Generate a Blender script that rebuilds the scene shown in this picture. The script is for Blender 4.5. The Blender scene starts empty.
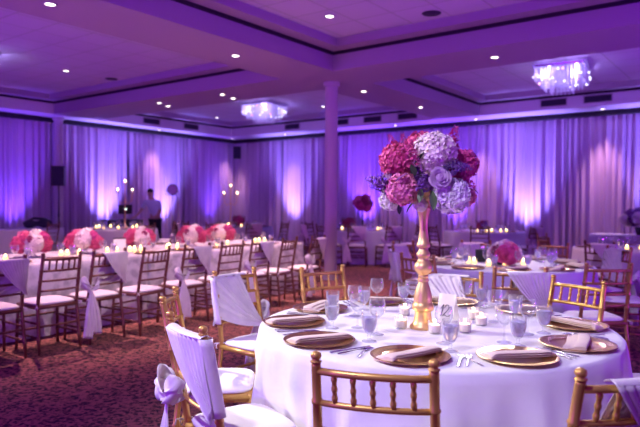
import bpy, bmesh, math, random
from math import sin, cos, pi, radians, sqrt, atan2
from mathutils import Vector, Matrix

random.seed(7)
SC = bpy.context.scene
COL = SC.collection
EYE = Vector((0, 0, 1.405))

# ------------------------------------------------------------------ camera
cam_d = bpy.data.cameras.new('camera')
cam = bpy.data.objects.new('camera', cam_d)
COL.objects.link(cam)
SC.camera = cam
_yaw, _pit, _rol = radians(36.8), radians(-1.0), radians(.33)
_f = Vector((-sin(_yaw) * cos(_pit), cos(_yaw) * cos(_pit), sin(_pit)))
_r = Vector((cos(_yaw), sin(_yaw), 0))
_u = _r.cross(_f)
_r2 = _r * cos(_rol) + _u * sin(_rol)
_u2 = -_r * sin(_rol) + _u * cos(_rol)
M = Matrix((( _r2.x, _u2.x, -_f.x, EYE.x), (_r2.y, _u2.y, -_f.y, EYE.y), (_r2.z, _u2.z, -_f.z, EYE.z), (0, 0, 0, 1)))
cam.matrix_world = M
cam_d.sensor_width = 36
cam_d.lens = 606 / 640 * 36
cam_d.clip_start = .05
cam_d.dof.use_dof = True
cam_d.dof.focus_distance = 2.75
cam_d.dof.aperture_fstop = 2.6

# ------------------------------------------------------------------ world, exposure
SC.view_settings.view_transform = 'Standard'
SC.view_settings.look = 'None'
SC.view_settings.gamma = 1
SC.view_settings.exposure = 0.0
wd = bpy.data.worlds.new('world')
SC.world = wd
wd.use_nodes = True
bg = wd.node_tree.nodes['Background']
bg.inputs[0].default_value = (.42, .06, 1.0, 1)
bg.inputs[1].default_value = .30


def lamp(name, kind, loc, energy, color, aim=None, parent=None, **kw):
    d = bpy.data.lights.new(name, kind)
    d.energy = energy
    d.color = color
    for k, v in kw.items():
        setattr(d, k, v)
    o = bpy.data.objects.new(name, d)
    COL.objects.link(o)
    o.location = loc
    if aim is not None:
        o.rotation_euler = (Vector(aim) - Vector(loc)).to_track_quat('-Z', 'Y').to_euler()
    if parent:
        o.parent = parent
    return o


WARM = (1, .58, .74)
# pin spots thrown on the near table, with added fill spots among them
lamp('pin_fill_spot', 'SPOT', (-6.47, 1.30, 3.55), 1500, (1, .97, .90), (-1.66, 2.80, 1.12), spot_size=radians(34), spot_blend=.4, shadow_soft_size=.05)
lamp('pin_fill_spot', 'SPOT', (-3.37, 8.75, 3.55), 620, (.95, .92, 1), (-1.4, 3.1, .8), spot_size=radians(26), spot_blend=.6, shadow_soft_size=.06)
lamp('pin_fill_spot', 'SPOT', (-1.9, 3.4, 3.98), 430, (1, .80, .80), (-6.0, 5.0, .55), spot_size=radians(58), spot_blend=.8, shadow_soft_size=.08)  # added fill from an unseen spot, lifting the long row
lamp('pin_fill_spot', 'SPOT', (-3.42, 8.84, 3.55), 700, (1, .86, .92), (-2.3, 6.2, .8), spot_size=radians(34), spot_blend=.7, shadow_soft_size=.06)  # extra spot added beside the downlight to brighten the middle table
lamp('pin_fill_spot', 'SPOT', (-1.6, -.4, 3.95), 560, (.72, .70, 1), (-1.4, 2.6, 1.1), spot_size=radians(58), spot_blend=.8, shadow_soft_size=.10)  # added overhead fill for the front of the cloth and the bouquet
# added violet fill spots behind and right of the camera, thrown up at the ceiling
for x, y in ((3.6, 4.5), (3.6, 11.5), (-2.5, -3.2), (-9.5, -3.2), (-14.2, -1.0)):
    lamp('violet_fill', 'SPOT', (x, y, .6), 1000, (.30, .015, 1), (x * .6 - 2, y * .6 + 2.5, 4.0), spot_size=radians(128), spot_blend=1., shadow_soft_size=.25)
# ------------------------------------------------------------------ materials
MAT = {}


def pbr(name, col, rough=.5, metal=0., **kw):
    m = bpy.data.materials.new(name)
    m.use_nodes = True
    b = m.node_tree.nodes['Principled BSDF']
    b.inputs['Base Color'].default_value = (*col, 1)
    b.inputs['Roughness'].default_value = rough
    b.inputs['Metallic'].default_value = metal
    for k, v in kw.items():
        b.inputs[k.replace('_', ' ')].default_value = v
    MAT[name] = m
    return m


def nodes(m):
    return m.node_tree.nodes, m.node_tree.links, m.node_tree.nodes['Principled BSDF']


def mottle(m, c1, c2, scale, detail=3, lo=.35, hi=.65, coord='Object', stretch=None, bump=0., bumpdist=.002):
    n, l, b = nodes(m)
    tc = n.new('ShaderNodeTexCoord')
    mp = n.new('ShaderNodeMapping')
    l.new(tc.outputs[coord], mp.inputs[0])
    if stretch:
        mp.inputs['Scale'].default_value = stretch
    nt = n.new('ShaderNodeTexNoise')
    nt.inputs['Scale'].default_value = scale
    nt.inputs['Detail'].default_value = detail
    l.new(mp.outputs[0], nt.inputs['Vector'])
    r = n.new('ShaderNodeValToRGB')
    r.color_ramp.elements[0].position = lo
    r.color_ramp.elements[1].position = hi
    r.color_ramp.elements[0].color = (*c1, 1)
    r.color_ramp.elements[1].color = (*c2, 1)
    l.new(nt.outputs[0], r.inputs[0])
    l.new(r.outputs[0], b.inputs['Base Color'])
    if bump:
        bp = n.new('ShaderNodeBump')
        bp.inputs['Strength'].default_value = bump
        bp.inputs['Distance'].default_value = bumpdist
        l.new(nt.outputs[0], bp.inputs['Height'])
        l.new(bp.outputs[0], b.inputs['Normal'])
    return m


def emit(name, col, strength):
    m = bpy.data.materials.new(name)
    m.use_nodes = True
    n = m.node_tree.nodes
    n.remove(n['Principled BSDF'])
    e = n.new('ShaderNodeEmission')
    e.inputs[0].default_value = (*col, 1)
    e.inputs[1].default_value = strength
    m.node_tree.links.new(e.outputs[0], n['Material Output'].inputs[0])
    MAT[name] = m
    return m


def thin_glass(name, tint=(1, 1, 1), refl=1.45, rough=.02):
    m = bpy.data.materials.new(name)
    m.use_nodes = True
    n, l = m.node_tree.nodes, m.node_tree.links
    n.remove(n['Principled BSDF'])
    t = n.new('ShaderNodeBsdfTransparent')
    g = n.new('ShaderNodeBsdfGlossy')
    g.inputs['Roughness'].default_value = rough
    lw = n.new('ShaderNodeLayerWeight')
    pw = n.new('ShaderNodeMath'); pw.operation = 'POWER'; pw.inputs[1].default_value = 2.6
    l.new(lw.outputs['Facing'], pw.inputs[0])
    tm = n.new('ShaderNodeMix'); tm.data_type = 'RGBA'
    tm.inputs[6].default_value = (*tint, 1)
    tm.inputs[7].default_value = (.80 * tint[0], .80 * tint[1], .84 * tint[2], 1)
    l.new(pw.outputs[0], tm.inputs[0])
    l.new(tm.outputs[2], t.inputs[0])
    f = n.new('ShaderNodeMath'); f.operation = 'MULTIPLY_ADD'; f.inputs[1].default_value = .75; f.inputs[2].default_value = .055
    l.new(pw.outputs[0], f.inputs[0])
    mx = n.new('ShaderNodeMixShader')
    l.new(f.outputs[0], mx.inputs[0])
    l.new(t.outputs[0], mx.inputs[1])
    l.new(g.outputs[0], mx.inputs[2])
    df = n.new('ShaderNodeBsdfDiffuse')  # white edge diffuse painted in for light refracted at the rims
    df.inputs[0].default_value = (.95, .95, 1, 1)
    dm = n.new('ShaderNodeMath'); dm.operation = 'MULTIPLY_ADD'; dm.inputs[1].default_value = .38; dm.inputs[2].default_value = .02
    l.new(pw.outputs[0], dm.inputs[0])
    m2 = n.new('ShaderNodeMixShader')
    l.new(dm.outputs[0], m2.inputs[0]); l.new(mx.outputs[0], m2.inputs[1]); l.new(df.outputs[0], m2.inputs[2])
    l.new(m2.outputs[0], n['Material Output'].inputs[0])
    MAT[name] = m
    return m


# carpet: brown with a dark leafy mottle
m = pbr('carpet', (.1, .05, .05), .95)
n, l, b = nodes(m)
tc = n.new('ShaderNodeTexCoord')
n1 = n.new('ShaderNodeTexNoise'); n1.inputs['Scale'].default_value = 22; n1.inputs['Detail'].default_value = 2; n1.inputs['Distortion'].default_value = 1.2
v1 = n.new('ShaderNodeTexVoronoi'); v1.inputs['Scale'].default_value = 30
l.new(tc.outputs['Object'], n1.inputs['Vector']); l.new(tc.outputs['Object'], v1.inputs['Vector'])
ad = n.new('ShaderNodeMath'); ad.operation = 'ADD'
mu = n.new('ShaderNodeMath'); mu.operation = 'MULTIPLY'; mu.inputs[1].default_value = .35
l.new(v1.outputs['Distance'], mu.inputs[0]); l.new(n1.outputs[0], ad.inputs[0]); l.new(mu.outputs[0], ad.inputs[1])
r = n.new('ShaderNodeValToRGB')
r.color_ramp.elements[0].position = .53; r.color_ramp.elements[0].color = (.018, .012, .012, 1)
r.color_ramp.elements[1].position = .78; r.color_ramp.elements[1].color = (.36, .125, .095, 1)
l.new(ad.outputs[0], r.inputs[0]); l.new(r.outputs[0], b.inputs['Base Color'])

# ceiling tiles: square lay-in tiles with faint joints
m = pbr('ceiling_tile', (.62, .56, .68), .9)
n, l, b = nodes(m)
tc = n.new('ShaderNodeTexCoord')
bk = n.new('ShaderNodeTexBrick')
bk.offset = 0
for k, v in (('Scale', 1.0), ('Mortar Size', .012), ('Brick Width', .61), ('Row Height', .61), ('Mortar Smooth', .3)):
    bk.inputs[k].default_value = v
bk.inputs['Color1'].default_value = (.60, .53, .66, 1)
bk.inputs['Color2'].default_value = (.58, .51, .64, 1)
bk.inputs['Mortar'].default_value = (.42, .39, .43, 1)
l.new(tc.outputs['Object'], bk.inputs['Vector']); l.new(bk.outputs['Color'], b.inputs['Base Color'])
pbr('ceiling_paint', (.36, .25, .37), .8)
pbr('ceiling_paint_lit', (.66, .58, .70), .8)  # ceiling paint lightened, uplight glow put into the soffit colour
pbr('shadow_gap_black', (.015, .01, .02), .9)  # black painted where the coffer and curtain-top gaps lie in shadow
pbr('wall_paint', (.35, .30, .36), .9)
pbr('column_paint', (.50, .44, .48), .7)
m = pbr('drape', (.62, .55, .62), .75)
mottle(m, (.53, .37, .60), (.63, .46, .67), 3, 2, stretch=(1, 1, .05))
m = pbr('white_linen', (.80, .78, .80), .85)
mottle(m, (.76, .74, .77), (.84, .82, .83), 5, 5, bump=.55, bumpdist=.012)
m = pbr('damask_linen', (.6, .56, .6), .8)
mottle(m, (.44, .40, .44), (.68, .63, .66), 9, 4, .42, .58)
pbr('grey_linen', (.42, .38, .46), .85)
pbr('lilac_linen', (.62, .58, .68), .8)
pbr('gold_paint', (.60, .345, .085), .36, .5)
pbr('shaded_gold', (.20, .075, .05), .36, .35)  # chair gold with the dimness of row and far tables in its colour
pbr('dim_gold', (.42, .20, .08), .36, .45)  # chair gold darkened for the weaker light at the middle table
pbr('vase_gold', (.76, .49, .22), .44, .72)
m = pbr('charger_gold', (.58, .30, .13), .28, .80)
pbr('charger_rim', (.70, .42, .16), .25, .9)
pbr('cushion_cream', (.86, .82, .80), .8)
m = pbr('satin', (.78, .70, .73), .38, 0, Sheen_Weight=.3)
mottle(m, (.74, .66, .70), (.82, .74, .76), 12, 2)
pbr('napkin', (.78, .62, .52), .8)
pbr('steel', (.65, .62, .66), .22, 1)
thin_glass('glass', (.985, .985, .995), rough=.07)
thin_glass('clear_vase', (.93, .93, .97))
pbr('water', (.90, .90, 1), .05, 0, Transmission_Weight=.72, IOR=1.2)
pbr('ice', (.9, .92, 1), .25, 0, Transmission_Weight=.7, IOR=1.3)
pbr('wax', (.95, .85, .70), .5, 0, Subsurface_Weight=.0)
emit('flame', (1, .70, .28), 17)
emit('glow_wax', (1, .58, .22), 3.2)  # flame light put into the wax of distant candles as emission
emit('lamp_white', (1, .92, .78), 9)
emit('led_lens', (.62, .50, 1), 14)
emit('bulb', (.80, .82, 1), 4)
emit('sparkle_bulb_pink', (1, .32, .5), 7)
emit('screen_light', (.75, 1, .85), 3)
pbr('paper', (.90, .88, .88), .7)
pbr('ink', (.03, .03, .05), .6)
pbr('black_plastic', (.02, .02, .025), .45)
pbr('dark_cloth', (.03, .025, .06), .8)
pbr('leaf_green', (.10, .17, .06), .5)
pbr('leaf_dark', (.03, .06, .03), .55)
pbr('stem_green', (.12, .22, .07), .6)


def petal_mat(name, c1, c2):
    m = pbr(name, c1, .6, 0, Sheen_Weight=.15)
    mottle(m, c1, c2, 45, 3, .35, .65)


petal_mat('hot_pink', (.55, .015, .15), (.84, .13, .31))
petal_mat('rose_pink', (.70, .10, .28), (.88, .34, .50))
petal_mat('magenta', (.55, .02, .22), (.72, .08, .32))
petal_mat('pale_pink', (.84, .64, .66), (.93, .80, .79))
petal_mat('lavender_white', (.80, .71, .80), (.93, .87, .91))
petal_mat('cream_white', (.82, .74, .70), (.90, .84, .80))
petal_mat('violet', (.14, .03, .28), (.30, .08, .46))
petal_mat('plum', (.12, .02, .16), (.26, .05, .28))
petal_mat('lilac', (.46, .26, .48), (.62, .40, .62))
petal_mat('wine', (.22, .01, .08), (.42, .03, .16))
pbr('crystal', (.86, .88, .98), .15, 0, Transmission_Weight=.30, IOR=1.5)
pbr('chrome', (.7, .7, .75), .15, 1)
pbr('skin', (.55, .33, .25), .55)
pbr('hair_dark', (.03, .02, .02), .6)
pbr('shirt_white', (.62, .66, .78), .8)
pbr('trouser_dark', (.02, .02, .03), .8)


# ------------------------------------------------------------------ mesh helpers
class MB:
    def __init__(s):
        s.v, s.f, s.m = [], [], []
        s.mi = 0

    def add(s, vs, fs):
        o = len(s.v)
        s.v += [tuple(p) for p in vs]
        for f in fs:
            s.f.append([i + o for i in f])
            s.m.append(s.mi)

    def box(s, c, d, rz=0, mat=None):
        x, y, z = [k / 2 for k in d]
        vs = [Vector((i * x, j * y, k * z)) for i in (-1, 1) for j in (-1, 1) for k in (-1, 1)]
        R = mat or Matrix.Rotation(rz, 3, 'Z')
        c = Vector(c)
        s.add([R @ p + c for p in vs], [(0, 1, 3, 2), (4, 6, 7, 5), (0, 4, 5, 1), (2, 3, 7, 6), (0, 2, 6, 4), (1, 5, 7, 3)])

    def tube(s, pts, rad, n=8, cap=True, flat=1.0):
        pts = [Vector(p) for p in pts]
        if not isinstance(rad, (list, tuple)):
            rad = [rad] * len(pts)
        rings = []
        up = None
        for i, p in enumerate(pts):
            t = (pts[min(i + 1, len(pts) - 1)] - pts[max(i - 1, 0)]).normalized()
            if up is None:
                up = Vector((0, 0, 1)) if abs(t.z) < .9 else Vector((0, 1, 0))
            a = t.cross(up)
            if a.length < 1e-5:
                a = t.cross(Vector((1, 0, 0)))
            a.normalize()
            b = a.cross(t).normalized()
            up = b
            rings.append([p + (a * cos(2 * pi * k / n) + b * sin(2 * pi * k / n) * flat) * rad[i] for k in range(n)])
        vs = [q for r in rings for q in r]
        fs = []
        for i in range(len(pts) - 1):
            for k in range(n):
                k2 = (k + 1) % n
                fs.append((i * n + k, i * n + k2, (i + 1) * n + k2, (i + 1) * n + k))
        if cap:
            fs.append(tuple(range(n))[::-1])
            fs.append(tuple((len(pts) - 1) * n + k for k in range(n)))
        s.add(vs, fs)

    def lathe(s, prof, n=24, c=(0, 0, 0)):
        """prof: (r, z) list, revolved about the vertical through c"""
        vs, fs = [], []
        for r_, z in prof:
            for k in range(n):
                a = 2 * pi * k / n
                vs.append((c[0] + r_ * cos(a), c[1] + r_ * sin(a), c[2] + z))
        for i in range(len(prof) - 1):
            for k in range(n):
                k2 = (k + 1) % n
                fs.append((i * n + k, i * n + k2, (i + 1) * n + k2, (i + 1) * n + k))
        s.add(vs, fs)

    def ball(s, c, r, n=10, sc=(1, 1, 1)):
        prof = []
        h = n // 2
        vs, fs = [], []
        for i in range(h + 1):
            t = pi * i / h
            for k in range(n):
                a = 2 * pi * k / n
                vs.append((c[0] + r * sc[0] * sin(t) * cos(a), c[1] + r * sc[1] * sin(t) * sin(a), c[2] - r * sc[2] * cos(t)))
        for i in range(h):
            for k in range(n):
                k2 = (k + 1) % n
                fs.append((i * n + k, i * n + k2, (i + 1) * n + k2, (i + 1) * n + k))
        s.add(vs, fs)

    def grid(s, fn, nu, nv, close_u=False):
        vs, fs = [], []
        cu = nu if close_u else nu + 1
        for j in range(nv + 1):
            for i in range(cu):
                vs.append(fn(i / nu, j / nv))
        for j in range(nv):
            for i in range(nu):
                i2 = (i + 1) % cu
                fs.append((j * cu + i, j * cu + i2, (j + 1) * cu + i2, (j + 1) * cu + i))
        s.add(vs, fs)

    def mesh(s, name, mats, smooth=True):
        me = bpy.data.meshes.new(name)
        me.from_pydata(s.v, [], s.f)
        for k in ([mats] if isinstance(mats, str) else mats):
            me.materials.append(MAT[k])
        if not isinstance(mats, str):
            me.polygons.foreach_set('material_index', s.m)
        bm = bmesh.new()
        bm.from_mesh(me)
        bmesh.ops.remove_doubles(bm, verts=bm.verts, dist=1e-6)
        bmesh.ops.recalc_face_normals(bm, faces=bm.faces)
        bm.to_mesh(me)
        bm.free()
        if smooth:
            me.shade_smooth()
            if smooth == 'auto':
                me.set_sharp_from_angle(angle=radians(38))
        return me


def link(name, me, parent=None, loc=(0, 0, 0), rot=(0, 0, 0), label=None, scale=None):
    o = bpy.data.objects.new(name, me)
    COL.objects.link(o)
    o.location = loc
    o.rotation_euler = rot
    if scale:
        o.scale = (scale,) * 3 if isinstance(scale, (int, float)) else scale
    if parent:
        o.parent = parent
    if label:
        o['label'] = label
    return o


def thing(name, label, cat, loc=(0, 0, 0), rz=0, group=None, me=None, scale=None):
    o = link(name, me, None, loc, (0, 0, rz), None, scale)
    o['label'] = label
    o['category'] = cat
    if group:
        o['group'] = group
    return o


def struct(name, mb, mat, smooth=False):
    o = link(name, mb.mesh(name, mat, smooth))
    o['kind'] = 'structure'
    return o


def solidify(o, t, offset=0):
    md = o.modifiers.new('thickness', 'SOLIDIFY')
    md.thickness = t
    md.offset = offset
    return o


CACHE = {}


def cached(key, fn):
    if key not in CACHE:
        CACHE[key] = fn()
    return CACHE[key]


ORD = ['first', 'second', 'third', 'fourth', 'fifth', 'sixth', 'seventh', 'eighth', 'ninth', 'tenth', 'eleventh', 'twelfth']

# ------------------------------------------------------------------ the hall
ZB, ZR, ZT = 3.60, 3.885, 4.04          # beam underside, shadow-gap strip, tiles
XW, YW = -15.75, 15.85                  # left wall, back wall
X0, X1, X2, X3 = -14.52, -7.04, -5.90, 1.60
Y0, Y1, Y2, Y3 = 2.10, 8.22, 9.46, 14.46

mb = MB(); mb.box((-5.4, 5.7, -.05), (20.9, 20.5, .1)); struct('floor', mb, 'carpet')
mb = MB(); mb.box((XW - .06, 5.7, 2.15), (.12, 20.5, 4.3)); struct('wall_left', mb, 'wall_paint')
mb = MB(); mb.box((-5.4, YW + .06, 2.15), (20.9, .12, 4.3)); struct('wall_back', mb, 'wall_paint')
mb = MB(); mb.box((-5.4, 5.7, ZT + .05), (20.9, 20.5, .1)); struct('ceiling', mb, 'ceiling_tile')


def beam(x0, x1, y0, y1):
    mb = MB(); mb.box(((x0 + x1) / 2, (y0 + y1) / 2, (ZB + ZT) / 2), (x1 - x0, y1 - y0, ZT - ZB))
    return mb


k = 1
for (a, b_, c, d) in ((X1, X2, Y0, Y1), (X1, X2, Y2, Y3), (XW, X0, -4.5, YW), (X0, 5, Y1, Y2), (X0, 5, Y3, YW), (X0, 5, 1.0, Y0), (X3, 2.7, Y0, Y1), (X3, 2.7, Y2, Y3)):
    struct('trim_%d' % k, beam(a, b_, c, d), 'ceiling_paint_lit' if a == XW or d == YW and c == Y3 else 'ceiling_paint'); k += 1
# each coffer: a black strip painting the shadow gap over the fascia and a stepped border inside it
W = .27
for (a, b_, c, d) in ((X0, X1, Y0, Y1), (X2, X3, Y0, Y1), (X0, X1, Y2, Y3), (X2, X3, Y2, Y3)):
    mb = MB()
    for (p, q, r_, s_) in ((a, b_, c, c + .03), (a, b_, d - .03, d), (a, a + .03, c + .03, d - .03), (b_ - .03, b_, c + .03, d - .03)):
        mb.box(((p + q) / 2, (r_ + s_) / 2, ZR), (q - p, s_ - r_, .05))
    struct('trim_%d' % k, mb, 'shadow_gap_black'); k += 1
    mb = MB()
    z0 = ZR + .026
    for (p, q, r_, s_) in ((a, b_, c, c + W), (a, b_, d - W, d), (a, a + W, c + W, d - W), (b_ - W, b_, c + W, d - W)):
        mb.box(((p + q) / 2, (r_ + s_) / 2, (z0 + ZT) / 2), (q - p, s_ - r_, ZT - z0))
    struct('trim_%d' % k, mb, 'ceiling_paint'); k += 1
# curtain track under the soffit, blackened to paint the shadow gap there
mb = MB()
mb.box((-15.35, 5.7, 3.54), (.42, 20.4, .10)); mb.box((-5.2, 15.45, 3.54), (20.2, .42, .10))
struct('trim_%d' % k, mb, 'shadow_gap_black'); k += 1

# columns
def column(x, y, label):
    t = thing('column', label, 'column', (x, y, 0))
    mb = MB(); mb.lathe([(.115, 0), (.115, 3.52)], 24); link('shaft', mb.mesh('shaft', 'column_paint', 'auto'), t)
    mb = MB(); mb.lathe([(.115, 3.52), (.15, 3.54), (.15, 3.6), (0, 3.6)], 24); link('capital', mb.mesh('capital', 'column_paint', 'auto'), t)
    mb = MB(); mb.lathe([(.115, .14), (.14, .12), (.14, 0), (0, 0)], 24); link('base', mb.mesh('base', 'column_paint', 'auto'), t)
column(-6.50, 9.02, 'round white column under the ceiling beams behind the long banquet row')
column(-15.02, 8.62, 'round white column against the curtained left wall by the loudspeaker')


# drapes: one panel after another, hung from the track
def drape(length, seed):
    rng = random.Random(seed)
    ph = [rng.uniform(0, 6.3) for _ in range(6)]
    nfold = max(4, round(length / .165))
    def fn(u, v):
        s_ = u * length
        z = 3.50 - v * 3.48
        gather = .6 + .4 * v
        edge = min(1, min(u, 1 - u) * 10)
        w = s_ + .03 * sin(s_ * 5 + ph[4])
        dy = (.055 * sin(2 * pi * nfold * w / length + ph[0]) + .03 * sin(2 * pi * nfold * .53 * w / length + ph[1]) + .02 * sin(2 * pi * 1.7 * nfold * w / length + ph[2] + v)) * gather
        dy += .012 * sin(6 * v + ph[3] + 3 * s_)
        return (s_, dy * (.4 + .6 * edge), z)
    mb = MB(); mb.grid(fn, int(length * 56), 10)
    return mb.mesh('curtain_panel', 'drape')


lp = [(2.1, 2.5), (4.62, 2.5), (7.14, 2.0), (9.16, 1.85), (11.03, 2.1), (13.15, 2.3)]
ln = ['at the left edge of the view, left of the gift table', 'on the left wall behind the gift table with the dark bundle', 'behind the black loudspeaker on the left wall', 'left of the lit candelabrum over a bright uplight', 'behind the man in the light shirt', 'on the left wall ending at the far corner']
for (y, L), tx in zip(lp, ln):
    o = thing('curtain_panel', 'floor-length pale curtain ' + tx, 'curtain', (-15.36, y, 0), pi / 2, 'curtains along the left wall', drape(L, int(y * 10)))
bp = [(-15.38, 2.23), (-13.13, 2.2), (-10.9, 2.3), (-8.57, 2.2), (-6.35, 2.3), (-4.02, 2.1), (-1.9, 2.3)]
bn = ['right of the far corner of the hall', 'with an uplight flare left of the column', 'behind the white column', 'behind the tall dark pink flowers, washed blue', 'behind the tall gold vase', 'washed white right of the big bouquet', 'at the right edge above the lilac bush']
for (x, L), tx in zip(bp, bn):
    o = thing('curtain_panel', 'floor-length pale curtain on the back wall ' + tx, 'curtain', (x, 15.46, 0), 0, 'curtains along the back wall', drape(L, int(x * 10)))

# recessed downlights
def downlight_meshes():
    a = MB(); a.lathe([(.075, -.002), (.075, -.012), (.058, -.012), (.055, -.002)], 20)
    b = MB(); b.lathe([(.0, -.008), (.03, -.009), (.056, -.003)], 20)
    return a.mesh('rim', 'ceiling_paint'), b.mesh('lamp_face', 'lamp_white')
RIM, FACE = downlight_meshes()
DL = [(-6.47, 3.62, ZB, 'on the beam underside at the upper left of the view', 400),
      (-6.47, 6.52, ZB, 'on the beam left of the white column, at its near side', 400),
      (-6.47, 10.06, ZB, 'on the beam just right of the white column', 90),
      (-6.47, 12.45, ZB, 'on the beam above the big bouquet', 90),
      (-3.37, 8.84, ZB, 'on the beam left of the right-hand chandelier', 200),
      (-11.1, 9.02, ZB, 'on the far beam, lower of the two left of the middle', 240),
      (-10.9, 8.62, ZB, 'on the far beam, upper of the two left of the middle', 0),
      (-9.0, 8.70, ZB, 'on the far beam, upper of the two near the left chandelier', 240),
      (-9.15, 9.15, ZB, 'on the far beam, lower of the two near the left chandelier', 0),
      (-15.0, 11.85, ZB, 'in the soffit along the left wall curtains', 110),
      (-14.95, 14.9, ZB, 'in the soffit at the far corner of the hall', 110),
      (-12.6, 14.95, ZB, 'in the soffit left of the white column', 110),
      (-8.55, 14.95, ZB, 'in the soffit left of the big bouquet', 110),
      (-6.20, 15.0, ZB, 'in the soffit right of the big bouquet', 130),
      (-3.17, 15.05, ZB, 'in the soffit at the right of the view', 150),
      (-11.45, 6.74, ZT, 'among the tiles of the left coffer', 200),
      (-13.9, 13.2, ZT, 'among the tiles left of the left-hand chandelier', 0),
      (-9.9, 13.35, ZT, 'among the tiles right of the left-hand chandelier', 0),
      (-5.05, 6.95, ZT, 'among the tiles of the near coffer', 220)]
for x, y, z, tx, e in DL:
    t = thing('downlight', 'small round lit downlight ' + tx, 'downlight', (x, y, z), 0, 'recessed ceiling downlights')
    link('rim', RIM, t); link('lamp_face', FACE, t)
    if e:
        soff = z == ZB and (y > 14.5 or x < -14.9)
        lamp('downlight_spot', 'SPOT', (0, 0, -.03), e * (1.9 if soff else 1.5), WARM if soff else (1, .55, .62), parent=t, spot_size=radians(62 if soff else 84), spot_blend=.9, shadow_soft_size=.05)
        if soff:
            pass
# ceiling speakers and smoke head
mb = MB(); mb.lathe([(0, -.015), (.12, -.012), (.135, -.002)], 24)
sp = mb.mesh('ceiling_speaker', 'dark_cloth')
thing('ceiling_speaker', 'dark round speaker grille in the near coffer tiles', 'speaker', (-3.83, 8.02 - .35, ZT), 0, None, sp)
thing('ceiling_speaker', 'dark round speaker grille in the left coffer tiles', 'speaker', (-11.4, 7.75, ZT), 0, None, sp)
# air vents in the fascias
def vent(loc, rz, tx):
    t = thing('air_vent', 'dark slatted air vent in the ceiling fascia ' + tx, 'vent', loc, rz, 'fascia air vents')
    mb = MB()
    for dx, dz, sx, sz in ((-.29, 0, .02, .16), (.29, 0, .02, .16), (0, .08, .6, .02), (0, -.08, .6, .02)):
        mb.box((dx, -.012, dz), (sx, .02, sz))
    link('frame', mb.mesh('frame', 'ceiling_paint', False), t)
    mb = MB()
    for q in range(7):
        mb.box((0, -.006, -.06 + q * .02), (.57, .012, .004), 0, Matrix.Rotation(.6, 3, 'X'))
    mb.box((0, -.002, 0), (.57, .003, .15))
    link('slats', mb.mesh('slats', 'dark_cloth', False), t)
for x, tx in ((-9.0, 'right of the white column, left one'), (-7.9, 'right of the white column, right one'), (-4.1, 'under the right-hand chandelier'), (-3.15, 'right of the right-hand chandelier'), (-11.9, 'below the left-hand chandelier'), (-10.1, 'left of the white column')):
    vent((x, Y3, 3.75), 0, tx)
for y, tx in ((11.2, 'over the left wall, left one'), (12.7, 'over the left wall, right one')):
    vent((X0, y, 3.75), pi / 2, tx)


# uplights on the floor in front of the drapes
def uplight(x, y, aim, e, col, tx):
    t = thing('uplight', 'small black uplight can on the floor ' + tx, 'uplight', (x, y, 0), 0, 'uplights along the curtains')
    mb = MB(); mb.lathe([(0, .06), (.08, .06), (.085, .20), (.075, .20), (.07, .17), (0, .17)], 20)
    link('can', mb.mesh('can', 'black_plastic', 'auto'), t)
    mb = MB(); mb.lathe([(0, .175), (.07, .175)], 20); link('lens', mb.mesh('lens', 'led_lens'), t)
    mb = MB(); mb.box((0, 0, .015), (.2, .14, .03)); mb.box((.095, 0, .06), (.01, .04, .1)); mb.box((-.095, 0, .06), (.01, .04, .1))
    link('bracket', mb.mesh('bracket', 'black_plastic', False), t)
    lamp('uplight_spot', 'SPOT', (0, 0, .23), e * 3.4, col, parent=t, spot_size=radians(60), spot_blend=1., shadow_soft_size=.06).rotation_euler = (Vector(aim) - Vector((x, y, .2))).to_track_quat('-Z', 'Y').to_euler()
BL = (.19, .07, 1)
WH = (.30, .235, 1)
for y, e, col, tx in ((7.55, 160, BL, 'left of the loudspeaker'), (10.15, 420, WH, 'left of the candelabrum'), (12.25, 330, WH, 'right of the man in the light shirt'), (14.2, 110, BL, 'near the far corner')):
    uplight(-14.8, y, (-15.38, y, 3.0), e, col, tx)
for x, e, col, tx in ((-12.55, 360, WH, 'left of the white column'), (-9.75, 380, BL, 'behind the tall dark pink flowers'), (-8.2, 120, BL, 'between the tall flowers and the gold vase'), (-6.9, 300, BL, 'behind the gold vase'), (-4.95, 430, WH, 'right of the big bouquet'), (-1.95, 360, WH, 'behind the lilac bush')):
    uplight(x, 14.88, (x, 15.48, 3.0), e, col, tx)


# chandeliers
def crystal_strand(n):
    mb = MB()
    for i in range(n):
        z = -i * .05
        mb.lathe([(0, z - .002), (.019, z - .018), (.019, z - .028), (0, z - .047)], 6)
    return mb.mesh('crystal_strand', 'crystal', False)


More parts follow.
